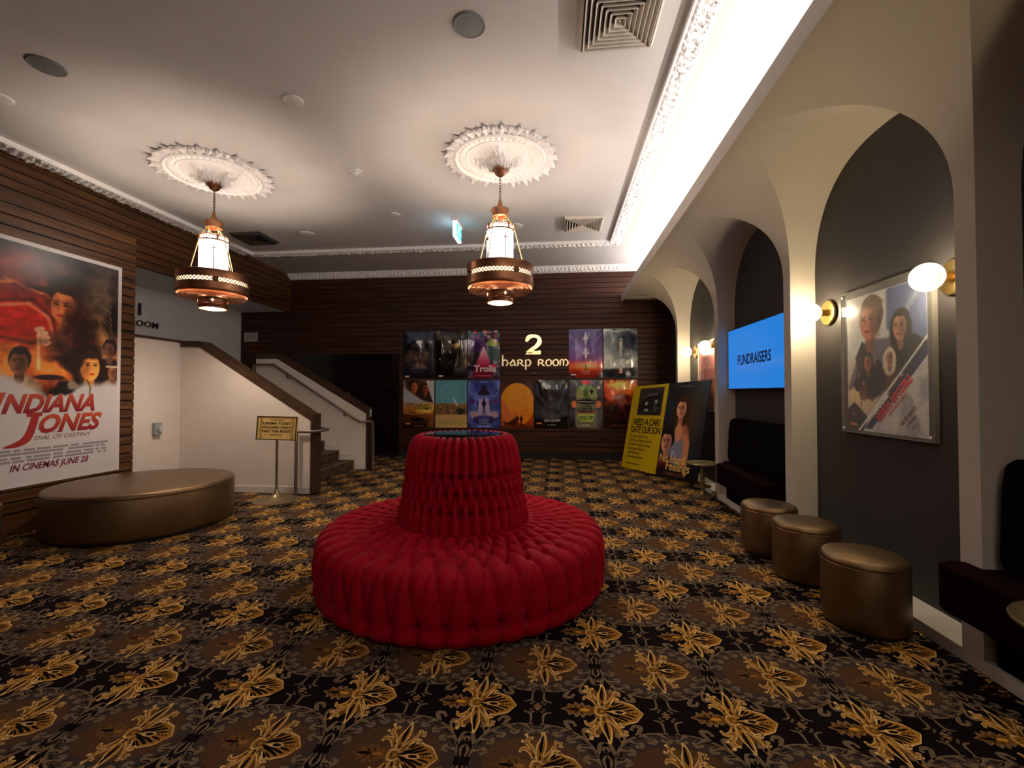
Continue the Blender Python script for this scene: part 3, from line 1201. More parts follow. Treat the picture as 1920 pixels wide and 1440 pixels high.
    for q in range(4):
        a = R(-55) + q * PI / 2
        ca, sa = math.cos(a), math.sin(a)
        v8 = []
        for rr_ in (Rd - .008, Rd + .006):
            for tt in (-.030, .030):
                for z_ in (-1.438, -1.379):
                    v8.append((rr_ * ca - tt * sa, rr_ * sa + tt * ca, z_))
        zz_.add(v8, [(0, 1, 3, 2), (4, 6, 7, 5), (0, 4, 5, 1), (2, 3, 7, 6), (1, 5, 7, 3), (0, 2, 6, 4)])
    autosmooth(zz_.build('zigzag_band', M_DKCOPPER, t))
    MB().lathe([(Rd - .014, -1.37), (Rd - .014, -1.445)], 96).build('light_liner', M_LINER, t, smooth=True)
    # concentric louvre rings under the drum
    for i, r_ in enumerate((.345, .300, .255, .212)):
        o = MB().lathe([(r_ + .020, -1.575), (r_ - .012, -1.515), (r_ - .016, -1.517), (r_ + .016, -1.577)], 72, closed=True).build('louvre_ring', M_COPPER, t)
        autosmooth(o)
    for q in range(4):
        a = q * PI / 2 + R(30)
        MB().tube([(.15 * math.cos(a), .15 * math.sin(a), -1.525), ((Rd - .01) * math.cos(a), (Rd - .01) * math.sin(a), -1.525)], .004, 6).build('louvre_bracket', M_DKCOPPER, t)
    rl = .155
    lo = MB().lathe([(rl, -1.50), (rl, -1.575), (rl + .004, -1.58), (rl, -1.585), (rl, -1.66), (rl + .004, -1.665), (rl, -1.67), (rl, -1.70), (rl - .004, -1.712), (rl - .010, -1.712), (rl - .006, -1.70), (rl - .006, -1.50)], 64, closed=True).build('lower_drum', M_COPPER, t)
    autosmooth(lo)
    for q in range(4):
        a = R(-60) + q * PI / 2
        ca, sa = math.cos(a), math.sin(a)
        m = MB()
        pts = []
        for i in range(8):
            b = i * PI / 4
            rr_ = .022 if i % 2 == 0 else .009
            pts.append((rr_ * math.cos(b), rr_ * math.sin(b)))
        vs = [((rl + .0025) * ca - x_ * sa, (rl + .0025) * sa + x_ * ca, -1.622 + z_) for x_, z_ in pts]
        m.add(vs, [tuple(range(8))])
        m.build('diamond_cutout', M_LINER, lo)
    for q in range(3):
        a = q * 2 * PI / 3
        autosmooth(MB().sphere((.27 * math.cos(a), .27 * math.sin(a), -1.41), .035, 14, 10).build('bulb', M_BULB, t))
    return t


pd = make_pendant()
pd2 = dup(pd, (-4.26, 5.1, ZC), 'copper pendant lantern with white glass cylinder hanging on the left, by the stairs', R(8))
WARM = (1.0, .80, .62)
for x_, y_ in ((-.66, 5.1), (-4.26, 5.1)):
    point('pendant_lamp', (x_, y_, ZC - 1.62), 45, WARM, .06)
    point('shade_lamp', (x_, y_, ZC - 1.08), 5.0, (1, .90, .84), .03)
    for q in range(3):      # one at each bulb in the drum, shining up out of its open top
        point('drum_bulb_light', (x_ + .27 * math.cos(q * 2.094), y_ + .27 * math.sin(q * 2.094), ZC - 1.36), 3.5, (1, .86, .76), .035)

# ------------------------------------------------------------ ceiling fittings
def speaker(loc, r, label, material, group=None):
    t = thing('ceiling_speaker', label, 'ceiling speaker', (loc[0], loc[1], ZC), 0, group)
    autosmooth(MB().lathe([(r, 0), (r, -.006), (r - .008, -.012), (r - .016, -.010)], 40).build('rim', M_WHITEPL if material is M_WHITEPL else M_GRILLE, t))
    autosmooth(MB().lathe([(r - .012, -.009), (0, -.011)], 40).build('grille', material, t))
    return t


M_SPKL = mat('pale_speaker_mesh', (.34, .32, .30), .6, noise=.25, nscale=120)
speaker((-.65, 3.22), .122, 'grey round ceiling speaker near the top edge, left of the big square vent', M_GRILLE)
speaker((-4.27, 3.27), .128, 'dark grey round ceiling speaker at the far left of the ceiling', M_GRILLE)
def dl(loc, r, label):
    t = thing('ceiling_disc', label, 'ceiling disc', (loc[0], loc[1], ZC))
    autosmooth(MB().lathe([(r, 0), (r - .002, -.012), (r - .02, -.018), (0, -.018)], 40).build('cover', M_WHITEPL, t))
    return t


dl((-2.467, 3.90), .092, 'round white ceiling disc between the two lantern roses and the upper edge')
dl((-4.293, 7.24), .12, 'round white ceiling disc just behind the left lantern')
dl((-2.494, 6.59), .085, 'small round white ceiling disc between the lanterns, nearest the back moulding')
dl((-.69, 7.26), .13, 'round white ceiling disc seen just right of the middle lantern glass')
dl((-5.17, 3.58), .10, 'white ceiling disc cut by the left edge of the picture')
t = thing('smoke_detector', 'small white smoke detector on the ceiling between the two lanterns', 'smoke detector', (-2.494, 5.24, ZC))
autosmooth(MB().lathe([(.085, 0), (.085, -.015), (.05, -.022), (.045, -.04), (.03, -.05), (0, -.05)], 36).build('housing', M_WHITEPL, t))
autosmooth(MB().lathe([(.02, -.05), (.02, -.068), (0, -.07)], 20).tube([(.02, 0, -.05), (.028, 0, -.075), (.0, 0, -.085), (-.028, 0, -.075), (-.02, 0, -.05)], .003, 6).build('sensor', M_WHITEPL, t))


def vent(x0, x1, y0, y1, n, label, mt, depth=.08):
    cx, cy = (x0 + x1) / 2, (y0 + y1) / 2
    hx, hy = (x1 - x0) / 2, (y1 - y0) / 2
    t = thing('ceiling_vent', label, 'air vent', (cx, cy, ZC), 0, 'square ceiling diffusers')
    m = MB()
    def ring(m, a, b, z0, z1, a2, b2):
        v = []
        for (p, q, z) in ((a, b, z0), (a2, b2, z1)):
            v += [(-p, -q, z), (p, -q, z), (p, q, z), (-p, q, z)]
        for (p, q, z) in ((a - .006, b - .006, z0), (a2 - .006, b2 - .006, z1)):
            v += [(-p, -q, z), (p, -q, z), (p, q, z), (-p, q, z)]
        f = []
        for i in range(4):
            j = (i + 1) % 4
            f += [(i, j, j + 4, i + 4), (i + 8, i + 12, j + 12, j + 8), (i, i + 8, j + 8, j), (i + 4, j + 4, j + 12, i + 12)]
        m.add(v, f)
    f = MB()
    ring(f, hx, hy, -.002, -.045, hx - .022, hy - .022)
    f.build('frame', mt, t)
    for i in range(n):
        k = 1 - (i + 1) / (n + .6)
        m = MB()
        ring(m, (hx - .02) * (k + .5 / n), (hy - .02) * (k + .5 / n), -.060, -.018, (hx - .02) * k, (hy - .02) * k)
        m.build('vane', mt, t)
    k = .5 / (n + .6)
    MB().add([(-hx * k, -hy * k, -.02), (hx * k, -hy * k, -.02), (hx * k, hy * k, -.02), (-hx * k, hy * k, -.02), (0, 0, -.06)], [(0, 1, 4), (1, 2, 4), (2, 3, 4), (3, 0, 4)]).build('centre_cone', mt, t)
    MB().box(-hx + .01, hx - .01, -hy + .01, hy - .01, -.004, -.001).build('backing', M_VENTDARK, t)


vent(.165, .755, 2.95, 3.545, 7, 'big square louvred ceiling vent at the top edge, beside the lit moulding', M_VENT)
vent(.115, .735, 6.93, 7.53, 6, 'square louvred ceiling vent near the back corner, right of the middle lantern', M_VENT)
M_VENTBLK = mat('dark_vent_enamel', (.055, .045, .04), .5, noise=.1)
vent(-5.62, -5.05, 7.05, 7.6, 6, 'dark square ceiling vent partly behind the left lantern', M_VENTBLK)

# exit sign
M_EXW = mat('exit_glow_white', (.8, .95, 1), .4, emit=2.6, ecol=(.55, .85, 1), noise=.02)
M_EXG = mat('exit_glow_green', (.05, .5, .5), .4, emit=.75, ecol=(.02, .55, .62), noise=.05)
t = thing('exit_sign', 'glowing blue-white exit sign hanging from the ceiling left of the middle lantern', 'exit sign', (-1.60, 6.98, ZC))
MB().box(-.04, .045, -.20, .20, -.055, 0).build('mounting', M_WHITEPL, t)
b = MB().box(-.028, .028, -.185, .185, -.29, -.055).build('light_box', M_EXW, t)
MB().box(.028, .034, -.165, .165, -.275, -.07).build('sign_face', M_EXG, t)
# running man, arrow and doorway
m = MB()
def fl(pts):
    m.add([(.0352, a, b) for a, b in pts], [tuple(range(len(pts)))])
fl([(-.10, -.10), (-.085, -.088), (-.07, -.10), (-.085, -.113)])
fl([(-.11, -.125), (-.06, -.118), (-.075, -.18), (-.105, -.18)])
fl([(-.105, -.18), (-.085, -.18), (-.13, -.25), (-.145, -.245)])
fl([(-.09, -.18), (-.075, -.175), (-.04, -.20), (-.06, -.25), (-.075, -.245), (-.062, -.205)])
fl([(-.06, -.12), (-.03, -.15), (-.035, -.16), (-.07, -.14)])
fl([(.0, -.095), (.012, -.095), (.012, -.255), (.0, -.255)])
fl([(.0, -.095), (.08, -.095), (.08, -.107), (.0, -.107)])
fl([(.068, -.095), (.08, -.095), (.08, -.255), (.068, -.255)])
fl([(.10, -.165), (.13, -.165), (.13, -.15), (.155, -.175), (.13, -.20), (.13, -.185), (.10, -.185)])
m.build('pictogram', mat('exit_pictogram', (.8, 1, 1), .4, emit=1.6, ecol=(.5, .95, 1), noise=.02), t)
point('exit_glow', (-1.60, 6.98, ZC - .34), 1.1, (.35, .65, 1), .08)

# ------------------------------------------------------------ LED strip lying on the ledge
o = MB().box(1.545, 1.575, YR + .1, YB - .1, 3.50, 3.512).build('led_strip', M_LEDSTRIP)
tag(o, 'long LED strip lying on the ledge above the arches', 'light strip')

# ------------------------------------------------------------ globe sconces
def make_sconce(loc, label):
    t = thing('wall_sconce', label, 'wall lamp', loc, R(-90), 'globe wall lamps beside the framed prints')
    # local -y points into the room
    def ly(prof, seg=40):
        m = MB().lathe(prof, seg)
        m.v = [(x_, -z_, y_) for x_, y_, z_ in m.v]
        return m
    autosmooth(ly([(0, 0), (.104, 0), (.108, .006), (.108, .020), (.102, .026), (0, .028)]).build('back_plate', M_BRASS, t))
    autosmooth(ly([(.030, .027), (.026, .05), (.034, .075), (.036, .085), (0, .085)]).build('lamp_holder', M_BRASS, t))
    g = MB().sphere((0, -.165, 0), .086, 32, 20).build('globe', M_BULBGLASS, t, smooth=True)
    m = MB().sphere((0, 0, 0), .044, 24, 16, 1.1)
    m.v = [(x_, -.160 + z_, y_) for x_, y_, z_ in m.v]
    m.build('bulb', M_SCBULB, g, smooth=True)
    return t


sc = [((XW - .0, 4.183, 2.155), 'brass globe wall lamp left of the large framed print between the near pillars'),
      ((XW - .0, 2.93, 2.150), 'brass globe wall lamp right of the large framed print, overlapping its corner'),
      ((XW - .0, 7.97, 2.155), 'brass globe wall lamp in the far arch, left of the red print'),
      ((XW - .0, 7.02, 2.155), 'brass globe wall lamp in the far arch, right of the red print, beside the pillar')]
s0 = make_sconce(*sc[0])
for l_, lb in sc[1:]:
    dup(s0, l_, lb)
more = [(XW, -.75, 2.155)]      # extra unseen lamp of the same kind, added for light from the right
for l_ in more:
    dup(s0, l_, 'brass globe wall lamp added unseen in the arch beside the camera for light from the right')

# ------------------------------------------------------------ round red velvet sofa
def tufted(name, prof, rows, nch, phase0, amp, button, seg, parent, blend=.03, vsub=.010, sharp=.5):
    """revolve a profile (r,z) and quilt it: `rows` are path positions (0..total) of button rows;
    outside the first and last rows the channels run straight, between rows they cross as diamonds"""
    P_ = np.array(prof, float)
    dl_ = np.hypot(*np.diff(P_, axis=0).T)
    s_ = np.concatenate([[0], np.cumsum(dl_)])
    tot_ = s_[-1]
    S_ = np.arange(0, tot_ + vsub / 2, vsub)
    r_ = np.interp(S_, s_, P_[:, 0])
    z_ = np.interp(S_, s_, P_[:, 1])
    for _ in range(3):
        r_[1:-1] = (r_[:-2] + 2 * r_[1:-1] + r_[2:]) / 4
        z_[1:-1] = (z_[:-2] + 2 * z_[1:-1] + z_[2:]) / 4
    dr_ = np.gradient(r_)
    dz_ = np.gradient(z_)
    ln = np.hypot(dr_, dz_)
    nr_, nz_ = -dz_ / ln * -1, dr_ / ln * -1
    # outward normal for a profile that starts at the bottom outside and climbs inwards
    th = np.linspace(0, 2 * PI, seg + 1)[:-1]
    T_, SS = np.meshgrid(th, S_)
    u = T_ * nch / (2 * PI)
    wrap = lambda q: np.abs(q - np.round(q))
    h = np.zeros_like(u)
    rows = list(rows)
    shape = lambda d: np.clip(np.sin(PI * np.clip(d, 0, 1)), 0, 1) ** sharp
    for k in range(-1, len(rows)):
        lo_ = rows[k] if k >= 0 else -1e9
        hi_ = rows[k + 1] if k + 1 < len(rows) else 1e9
        msk = (SS >= lo_) & (SS < hi_)
        ph = phase0 + .5 * (k % 2)
        if k < 0 or k == len(rows) - 1:
            ph = phase0 + (.5 * (k % 2) if k >= 0 else 0)
            d = wrap(u - ph)
            hh = shape(d)
            # channel ends swell between buttons
            h = np.where(msk, hh, h)
        else:
            v = np.clip((SS - lo_) / (hi_ - lo_), 0, 1)
            d1 = wrap(u - ph - v / 2)
            d2 = wrap(u - ph + v / 2)
            hh = np.minimum(shape(d1), 1) * np.minimum(shape(d2), 1)
            h = np.where(msk, hh ** .75, h)
    for k, rw in enumerate(rows):
        ph = phase0 + .5 * (k % 2)
        rr_ = np.interp(rw, S_, r_)
        du = wrap(u - ph) * 2 * PI * rr_ / nch
        dd = np.hypot(du, SS - rw)
        h = h - button * np.exp(-(dd / .018) ** 2)
    fl_ = np.minimum(1, np.minimum(SS, tot_ - SS) / blend)
    disp = (h - .6) * amp * np.clip(fl_, 0, 1)
    RR = r_[:, None] + nr_[:, None] * disp
    ZZ = z_[:, None] + nz_[:, None] * disp
    X = RR * np.cos(T_)
    Y = RR * np.sin(T_)
    co = np.stack([X, Y, ZZ], -1).reshape(-1, 3)
    n = len(S_)
    i, j = np.meshgrid(np.arange(n - 1), np.arange(seg), indexing='ij')
    a = (i * seg + j).ravel()
    b_ = (i * seg + (j + 1) % seg).ravel()
    F = np.stack([a, b_, b_ + seg, a + seg], 1)
    o = mk(name, co.tolist(), F.tolist(), M_VELVET, parent, smooth=True)
    return o


so = thing('round_sofa', 'big round red velvet buttoned sofa with central backrest cone in the middle of the carpet', 'sofa', (-.745, 3.50, 0))
seat_prof = [(1.02, .006), (1.06, .03), (1.078, .07), (1.07, .13), (1.085, .20), (1.085, .30), (1.075, .37), (1.04, .415), (.98, .438), (.85, .445), (.70, .45), (.58, .455), (.46, .455)]
pl = np.array(seat_prof)
sl = np.concatenate([[0], np.cumsum(np.hypot(*np.diff(pl, axis=0).T))])
rowpos = [sl[3] + .0, sl[8] + .06, sl[8] + .185, sl[8] + .30, sl[8] + .40]
tufted('seat', seat_prof, rowpos, 42, .25, .052, 1.0, 42 * 16, so, sharp=.38, blend=.09)
back_prof = [(.50, .44), (.495, .50), (.475, .62), (.455, .76), (.437, .90), (.418, 1.0), (.405, 1.05), (.38, 1.09), (.345, 1.108), (.30, 1.108)]
pl = np.array(back_prof)
sl = np.concatenate([[0], np.cumsum(np.hypot(*np.diff(pl, axis=0).T))])
tufted('backrest', back_prof, [.165, .29, .415], 40, .0, .046, 1.2, 40 * 14, so, vsub=.008, sharp=.6)
autosmooth(MB().lathe([(.0, 1.100), (.318, 1.100), (.325, 1.106), (.325, 1.114), (.318, 1.120), (0, 1.120)], 72).build('table_top', M_TABLEGLASS, so))
autosmooth(MB().lathe([(0, 0), (.97, 0), (.97, .03), (0, .03)], 64).build('base', M_BLACK, so))

# ------------------------------------------------------------ bronze ottoman and stools
def pouf(name, r, h, label, loc, group=None, cat='stool', lip=.02):
    t = thing(name, label, cat, (loc[0], loc[1], 0), 0, group)
    autosmooth(MB().lathe([(r - .03, .0), (r - .03, .035), (0, .035)], 64).build('plinth', M_BLACK, t))
    autosmooth(MB().lathe([(r - .012, .03), (r - .003, .045), (r, .07), (r, h - .055), (r - .002, h - .05)], 80).build('side', M_GOLD, t), 80)
    autosmooth(MB().lathe([(r - .001, h - .052), (r + .002, h - .045), (r, h - .028), (r - .012, h - .010), (r - .035, h - .002), (r * .6, h + .006), (0, h + .010)], 80).build('seat', M_GOLD, t), 80)
    autosmooth(MB().lathe([(r, h - .056), (r + .0035, h - .052), (r, h - .048)], 80).build('piping', M_GOLD, t), 80)
    return t


pouf('round_ottoman', .83, .475, 'wide low round bronze ottoman below the big poster on the left', (-4.55, 4.53), cat='ottoman')
s1 = pouf('round_stool', .226, .45, 'round bronze stool nearest the camera at the foot of the arcade', (1.905, 3.01), 'bronze stools in a row')
dup(s1, (1.925, 3.71, 0), 'middle round bronze stool of the three by the arcade')
dup(s1, (1.90, 4.26, 0), 'farthest round bronze stool of the three, beside the pillar')
dup(s1, (-5.20, 3.42, 0), 'bronze stool at the left edge of the picture under the big poster', group='bronze stool on the left')

# ------------------------------------------------------------ banquettes
def banquette(y0, y1, label, far_nose, material_seat=M_MAROON):
    t = thing('banquette', label, 'banquette', (XW, (y0 + y1) / 2, .07), 0)
    h = (y1 - y0) / 2
    n = far_nose - (y0 + y1) / 2
    # seat: outline with rounded nose in front of the pillar
    out = [(-.012, -h), (-.012, h), (-.235, h), (-.235, n - .02), (-.30, n), (-.38, n - .03), (-.40, n - .09), (-.40, -h + .02), (-.38, -h)]
    bevel(MB().prism(out, .24, .48, 'z').build('seat', material_seat, t), .035, 4)
    MB().prism([(-.02, -h + .03), (-.02, h - .02), (-.20, h - .02), (-.20, -h + .03)], 0.003, .25, 'z').build('base', M_BLACKV, t)
    bevel(MB().prism([(-.01, .47), (-.17, .47), (-.185, .55), (-.17, .90), (-.15, 1.02), (-.10, 1.045), (-.01, 1.045)], -h + .01, h - .01, 'y').build('backrest', M_BLACKV, t), .03, 4)
    return t


banquette(4.56, 6.12, 'black and maroon upholstered banquette built into the arch under the screen', 5.95)
banquette(.79, 2.52, 'black and maroon upholstered banquette at the right edge of the picture', 2.64)

# ------------------------------------------------------------ small brass tables
def table(loc, h, r, label):
    t = thing('side_table', label, 'table', (loc[0], loc[1], 0), 0, 'small round brass tables')
    autosmooth(MB().lathe([(0, h - .030), (r - .03, h - .028), (r - .006, h - .020), (r, h - .008), (r - .004, h), (r - .014, h - .004), (r - .03, h - .008), (0, h - .008)], 60).build('tabletop', M_AGEBRASS, t))
    autosmooth(MB().lathe([(.028, .05), (.028, h - .026), (.055, h - .024)], 24).build('column', M_AGEBRASS, t))
    autosmooth(MB().lathe([(0, .0), (.13, 0), (.13, .008), (.07, .03), (.038, .07), (.028, .13), (0, .13)], 40).build('base', M_AGEBRASS, t))
    return t


t1 = table((2.00, 6.42), .48, .225, 'small round brass table in front of the leaning banner, beside the banquette')
autosmooth(MB().lathe([(0, .145), (.11, .145), (.112, .155), (.11, .165), (0, .165)], 50).build('foot_shelf', M_AGEBRASS, t1))
table((1.83, 1.70), .65, .225, 'small round brass table cut by the right edge of the picture')

# ------------------------------------------------------------ ticket sign on a stand
st = thing('sign_stand', 'brass plaque about ticket holders on a round pedestal stand in front of the stairs', 'sign stand', (-3.765, 5.655, 0), R(4))
autosmooth(MB().lathe([(0, 0), (.285, 0), (.285, .008), (.20, .022), (.11, .045), (.06, .075), (.035, .11), (.022, .15), (0, .15)], 64).build('base', M_AGEBRASS, st))
autosmooth(MB().tube([(0, 0, .10), (0, 0, .82)], .017, 14).build('pole', M_AGEBRASS, st))
def tilt(o, a=R(4), c=(0, 0, .97)):
    for v in o.data.vertices:
        x_, z_ = v.co.x - c[0], v.co.z - c[2]
        v.co.x = c[0] + x_ * math.cos(a) + z_ * math.sin(a)
        v.co.z = c[2] - x_ * math.sin(a) * .35 + z_ * math.cos(a)
    return o


pf = MB().box(-.275, .275, -.012, .012, .81, 1.13).build('plaque', M_SIGNGOLD, st)
tilt(pf)
m = MB()
for x0_, x1_, z0_, z1_ in ((-.275, .275, .81, .822), (-.275, .275, 1.118, 1.13), (-.275, -.262, .81, 1.13), (.262, .275, .81, 1.13)):
    m.box(x0_, x1_, -.018, -.012, z0_, z1_)
tilt(m.build('plaque_rim', M_WOODCAP, pf))
for sx in (-.215, .215):
    m = MB().tube([(sx, -.020, .85), (sx, -.020, 1.09)], .004, 8)
    for z_ in (.845, 1.095):
        m.sphere((sx, -.020, z_), .010, 10, 8)
    tilt(m.build('trim_rod', M_BRASS, pf))
for body, z_, s_, sx in (('PLEASE NOTE', 1.070, .022, 1.25), ('CINEMA TICKET', 1.018, .046, 1.12), ('HOLDERS ONLY', .965, .046, 1.12), ('PAST THIS POINT', .912, .046, 1.06), ('THANK YOU', .872, .022, 1.25)):
    tilt(text(body, s_, M_INK, pf, (0, -.0128, z_), sx=sx, off=.0012 if s_ > .03 else .0002, spacing=1.05))

# ------------------------------------------------------------ handrails
def rail(name, pts, label, brackets, post):
    t = thing(name, label, 'handrail', (0, 0, 0))
    autosmooth(MB().tube(pts, .022, 12).build('rail', M_IRON, t))
    autosmooth(MB().tube(post, .024, 12).build('post', M_IRON, t))
    for (x_, y_, z_, yw) in brackets:
        autosmooth(MB().tube([(x_, y_, z_ - .01), (x_, y_, z_ - .07), (x_, yw, z_ - .08)], .011, 8).build('bracket', M_DKCOPPER, t))
    return t


rail('stair_handrail', [(-5.83, 8.02, 1.87), (-5.83, 8.02, 1.975), (-5.78, 8.02, 1.99), (-5.43, 8.02, 1.99), (-3.80, 8.02, .965), (-3.68, 8.02, .90), (-3.50, 8.02, .905), (-3.47, 8.03, .90)],
     'metal handrail along the far white balustrade of the stairs', [(-5.15, 8.02, 1.81, 8.1), (-4.0, 8.02, 1.085, 8.1)],
     [(-3.47, 8.06, .91), (-3.46, 8.08, .89), (-3.455, 8.09, 0)])
rail('stair_handrail', [(-5.4, 6.34, 2.0), (-5.3, 6.34, 1.98), (-3.62, 6.34, .93), (-3.46, 6.34, .905), (-3.38, 6.28, .903), (-3.39, 6.10, .90), (-3.46, 6.005, .895), (-3.67, 6.0, .895), (-3.70, 6.0, .893)],
     'metal handrail wrapping the near end of the stair wall, with a post on the carpet', [(-4.6, 6.34, 1.54, 6.26)],
     [(-3.70, 6.0, .905), (-3.705, 6.0, .0)])

# ------------------------------------------------------------ small wall items
t = thing('isolator_switch', 'grey rotary isolator switch on the white wall beside the big poster', 'switch', (-5.57, 5.66, .945), R(90))
bevel(MB().box(-.055, .055, -.055, 0, -.085, .085).build('housing', M_GREYPL, t), .008)
autosmooth(MB().tube([(0, -.055, .0), (0, -.07, .0)], .038, 20).build('dial', M_GREYPL, t))
MB().box(-.008, .008, -.085, -.07, -.034, .034).build('handle', M_WHITEPL, t)
o = MB().box(-.17, .17, -.003, 0, -.105, .105).build('paper_notice', mat('notice_paper', (.50, .47, .45), .7, noise=.03))
o.location = (-7.19, YB - .017, 2.76)
tag(o, 'small white paper notice on the dark wall above the stair landing', 'notice')
m = MB()
for i in range(6):
    hw = .12 if i < 5 else .05
    m.box(-hw, hw, -.0036, -.003, .07 - i * .026, .077 - i * .026)
m.build('printed_lines', M_INK, o)
t = thing('motion_sensor', 'small grey wall device on the end of the far stair balustrade', 'sensor', (-3.583, 8.22, 1.06), R(90))
bevel(MB().box(-.035, .035, -.03, 0, -.07, .07).build('housing', M_GREYPL, t), .006)
MB().box(-.012, .012, -.034, -.03, -.03, .0).build('lens', M_INK, t)
t = thing('picture_light', 'tiny chrome eyeball fitting on the boards under the gold room name', 'wall fitting', (-.475, YB - .014, 1.86))
autosmooth(MB().sphere((0, -.02, 0), .035, 16, 10, .5).build('housing', M_DKCOPPER, t))
autosmooth(MB().sphere((-.025, -.045, .018), .014, 12, 8).build('lens', M_WHITEPL, t))
# ------------------------------------------------------------ lettering, screens and posters
def poster(name, label, loc, rz, W, Hh, res, painter, material=None, cat='poster', group=None, wave=0., seed=1, depth=.006):
    t = thing(name, label, cat, (loc[0] - (.006 if rz < 0 else 0), loc[1] - (.006 if rz == 0 else 0), loc[2]), rz, group)
    MB().box(-W / 2, W / 2, -.0025, 0, 0, Hh).build('backing', M_BLACK, t)
    cv = Canvas(W, Hh, res)
    painter(cv)
    if name == 'film_poster':
        cv.gain = 1.28
    pr = cv.obj('print', t, material or M_PLASTICPRINT, y=-.005, wave=wave, seed=seed)
    return t, cv


def lin_mat(name, col, **k):
    return mat(name, srgb(col), **k)


# --- gold room name on the back wall
G = YB - .014
t = thing('room_number', 'gold numeral 2 on the dark boards above the room name', 'sign', (-.527, G, 2.29))
# numeral: fat top bowl sweeping to a heavy flat foot
def ribbon(pts, ws, name, parent, material, y0=-.028, y1=-.004, n=6):
    C_ = crom(pts, n)
    W_ = 1.22 * np.interp(np.linspace(0, 1, len(C_)), np.linspace(0, 1, len(ws)), ws) / 2
    d = np.gradient(C_, axis=0)
    d /= np.linalg.norm(d, axis=1)[:, None] + 1e-9
    nr = np.stack([-d[:, 1], d[:, 0]], 1)
    A = C_ + nr * W_[:, None]
    B = C_ - nr * W_[:, None]
    m_ = len(C_)
    vs = []
    for y_ in (y0, y1):
        vs += [(a[0], y_, a[1]) for a in A] + [(b[0], y_, b[1]) for b in B]
    fs = []
    for i in range(m_ - 1):
        fs += [(i, i + 1, m_ + i + 1, m_ + i), (2 * m_ + i, 3 * m_ + i, 3 * m_ + i + 1, 2 * m_ + i + 1),
               (i, 2 * m_ + i, 2 * m_ + i + 1, i + 1), (m_ + i, m_ + i + 1, 3 * m_ + i + 1, 3 * m_ + i)]
    fs += [(0, m_, 3 * m_, 2 * m_), (m_ - 1, 3 * m_ - 1, 4 * m_ - 1, 2 * m_ - 1)]
    return vs, fs


def strokes(name, lst, parent, material, ox=0., oz=0., sc=1.):
    m = MB()
    for k, (pts, ws) in enumerate(lst):
        vs, fs = ribbon(pts, ws, name, parent, material, y0=-.028 - .0008 * k)
        m.add([(ox + a * sc, b, oz + c * sc) for a, b, c in vs], fs)
    o = m.build(name, material, parent)
    return o


strokes('numeral', [([(-.155, .285), (-.10, .375), (.0, .405), (.11, .375), (.135, .27), (.06, .17), (-.06, .10), (-.13, .055)], [.05, .085, .05, .06, .085, .07, .05, .03]),
                    ([(-.15, .055), (-.05, .075), (.05, .045), (.165, .06)], [.03, .05, .05, .045]),
                    ([(-.165, .012), (.165, .012)], [.022, .022])], t, M_GOLDLET)
t = thing('room_name', 'gold uncial letters harp room on the dark boards between the posters', 'sign', (-1.235, G, 2.04))
# uncial letters, x-height .115
xh = .115
LET = {
    'h': (.20, [([(.015, .235), (.012, .12), (.014, .0)], [.022, .026, .030]), ([(.014, .09), (.06, .125), (.125, .115), (.145, .06), (.12, .01), (.085, .006)], [.012, .026, .020, .030, .018, .008])]),
    'a': (.205, [([(.135, .125), (.07, .10), (.02, .05), (.045, .005), (.10, .02), (.128, .06)], [.012, .024, .030, .018, .014, .010]), ([(.06, .130), (.115, .118), (.135, .06), (.150, .008), (.18, .010)], [.012, .024, .030, .022, .010])]),
    'r': (.205, [([(.02, .125), (.022, .06), (.015, .0)], [.028, .026, .026]), ([(.0, .118), (.07, .130), (.135, .105), (.11, .065), (.04, .058)], [.012, .020, .028, .020, .010]), ([(.07, .062), (.12, .03), (.165, .0), (.19, .006)], [.014, .026, .022, .010])]),
    'p': (.19, [([(.0, .118), (.022, .115), (.025, .03), (.022, -.085)], [.012, .024, .028, .024]), ([(.022, .10), (.08, .130), (.140, .105), (.148, .05), (.105, .0), (.05, .008), (.025, .02)], [.010, .018, .026, .028, .020, .012, .010])]),
    'o': (.185, [([(.085, .128), (.03, .105), (.015, .055), (.045, .005), (.10, .0), (.148, .035), (.152, .085), (.115, .125), (.08, .128)], [.016, .026, .030, .020, .016, .026, .030, .020, .016])]),
    'm': (.27, [([(.012, .122), (.022, .07), (.012, .0)], [.020, .026, .024]), ([(.02, .10), (.06, .130), (.105, .10), (.108, .045), (.102, .0)], [.010, .020, .024, .026, .022]), ([(.105, .10), (.150, .130), (.205, .105), (.222, .05), (.190, .004), (.15, .012)], [.010, .020, .022, .030, .018, .008])]),
    ' ': (.155, []),
}
x = 0.02
total = sum(LET[c][0] for c in 'harp room')
k = 1.485 / total
for c in 'harp room':
    wd_, st_ = LET[c]
    if st_:
        strokes('letter', [([(a * k, b * 1.02) for a, b in pts], ws) for pts, ws in st_], t, M_GOLDLET, ox=x)
    x += wd_ * k

# --- "1 ... ROOM" on the grey side wall, partly hidden by the cladding
t = thing('room_name', 'dark metal room lettering on the grey side wall, cut off by the wooden cladding', 'sign', (-7.448, 7.30, 2.70), R(90))
M_LET = mat('dark_metal_letters', (.08, .05, .04), .4, metal=.6, noise=.1)
text('ROOM', .155, M_LET, t, (.0, -.022, -.06), sx=1.15, off=.001, ext=.006, spacing=1.1)
text('1', .30, M_LET, t, (-.10, -.022, .14), sx=1.2, off=.006, ext=.006)

# --- posters on the back wall
XS = [-3.49, -2.745, -1.995, -1.255, -.51, .24, .985, 1.735]
Z1, Z0 = 1.775, .665
PW, PH = .722, 1.06
GB = 'film posters pinned in two rows on the dark back wall'
WHT = (.85, .85, .85)


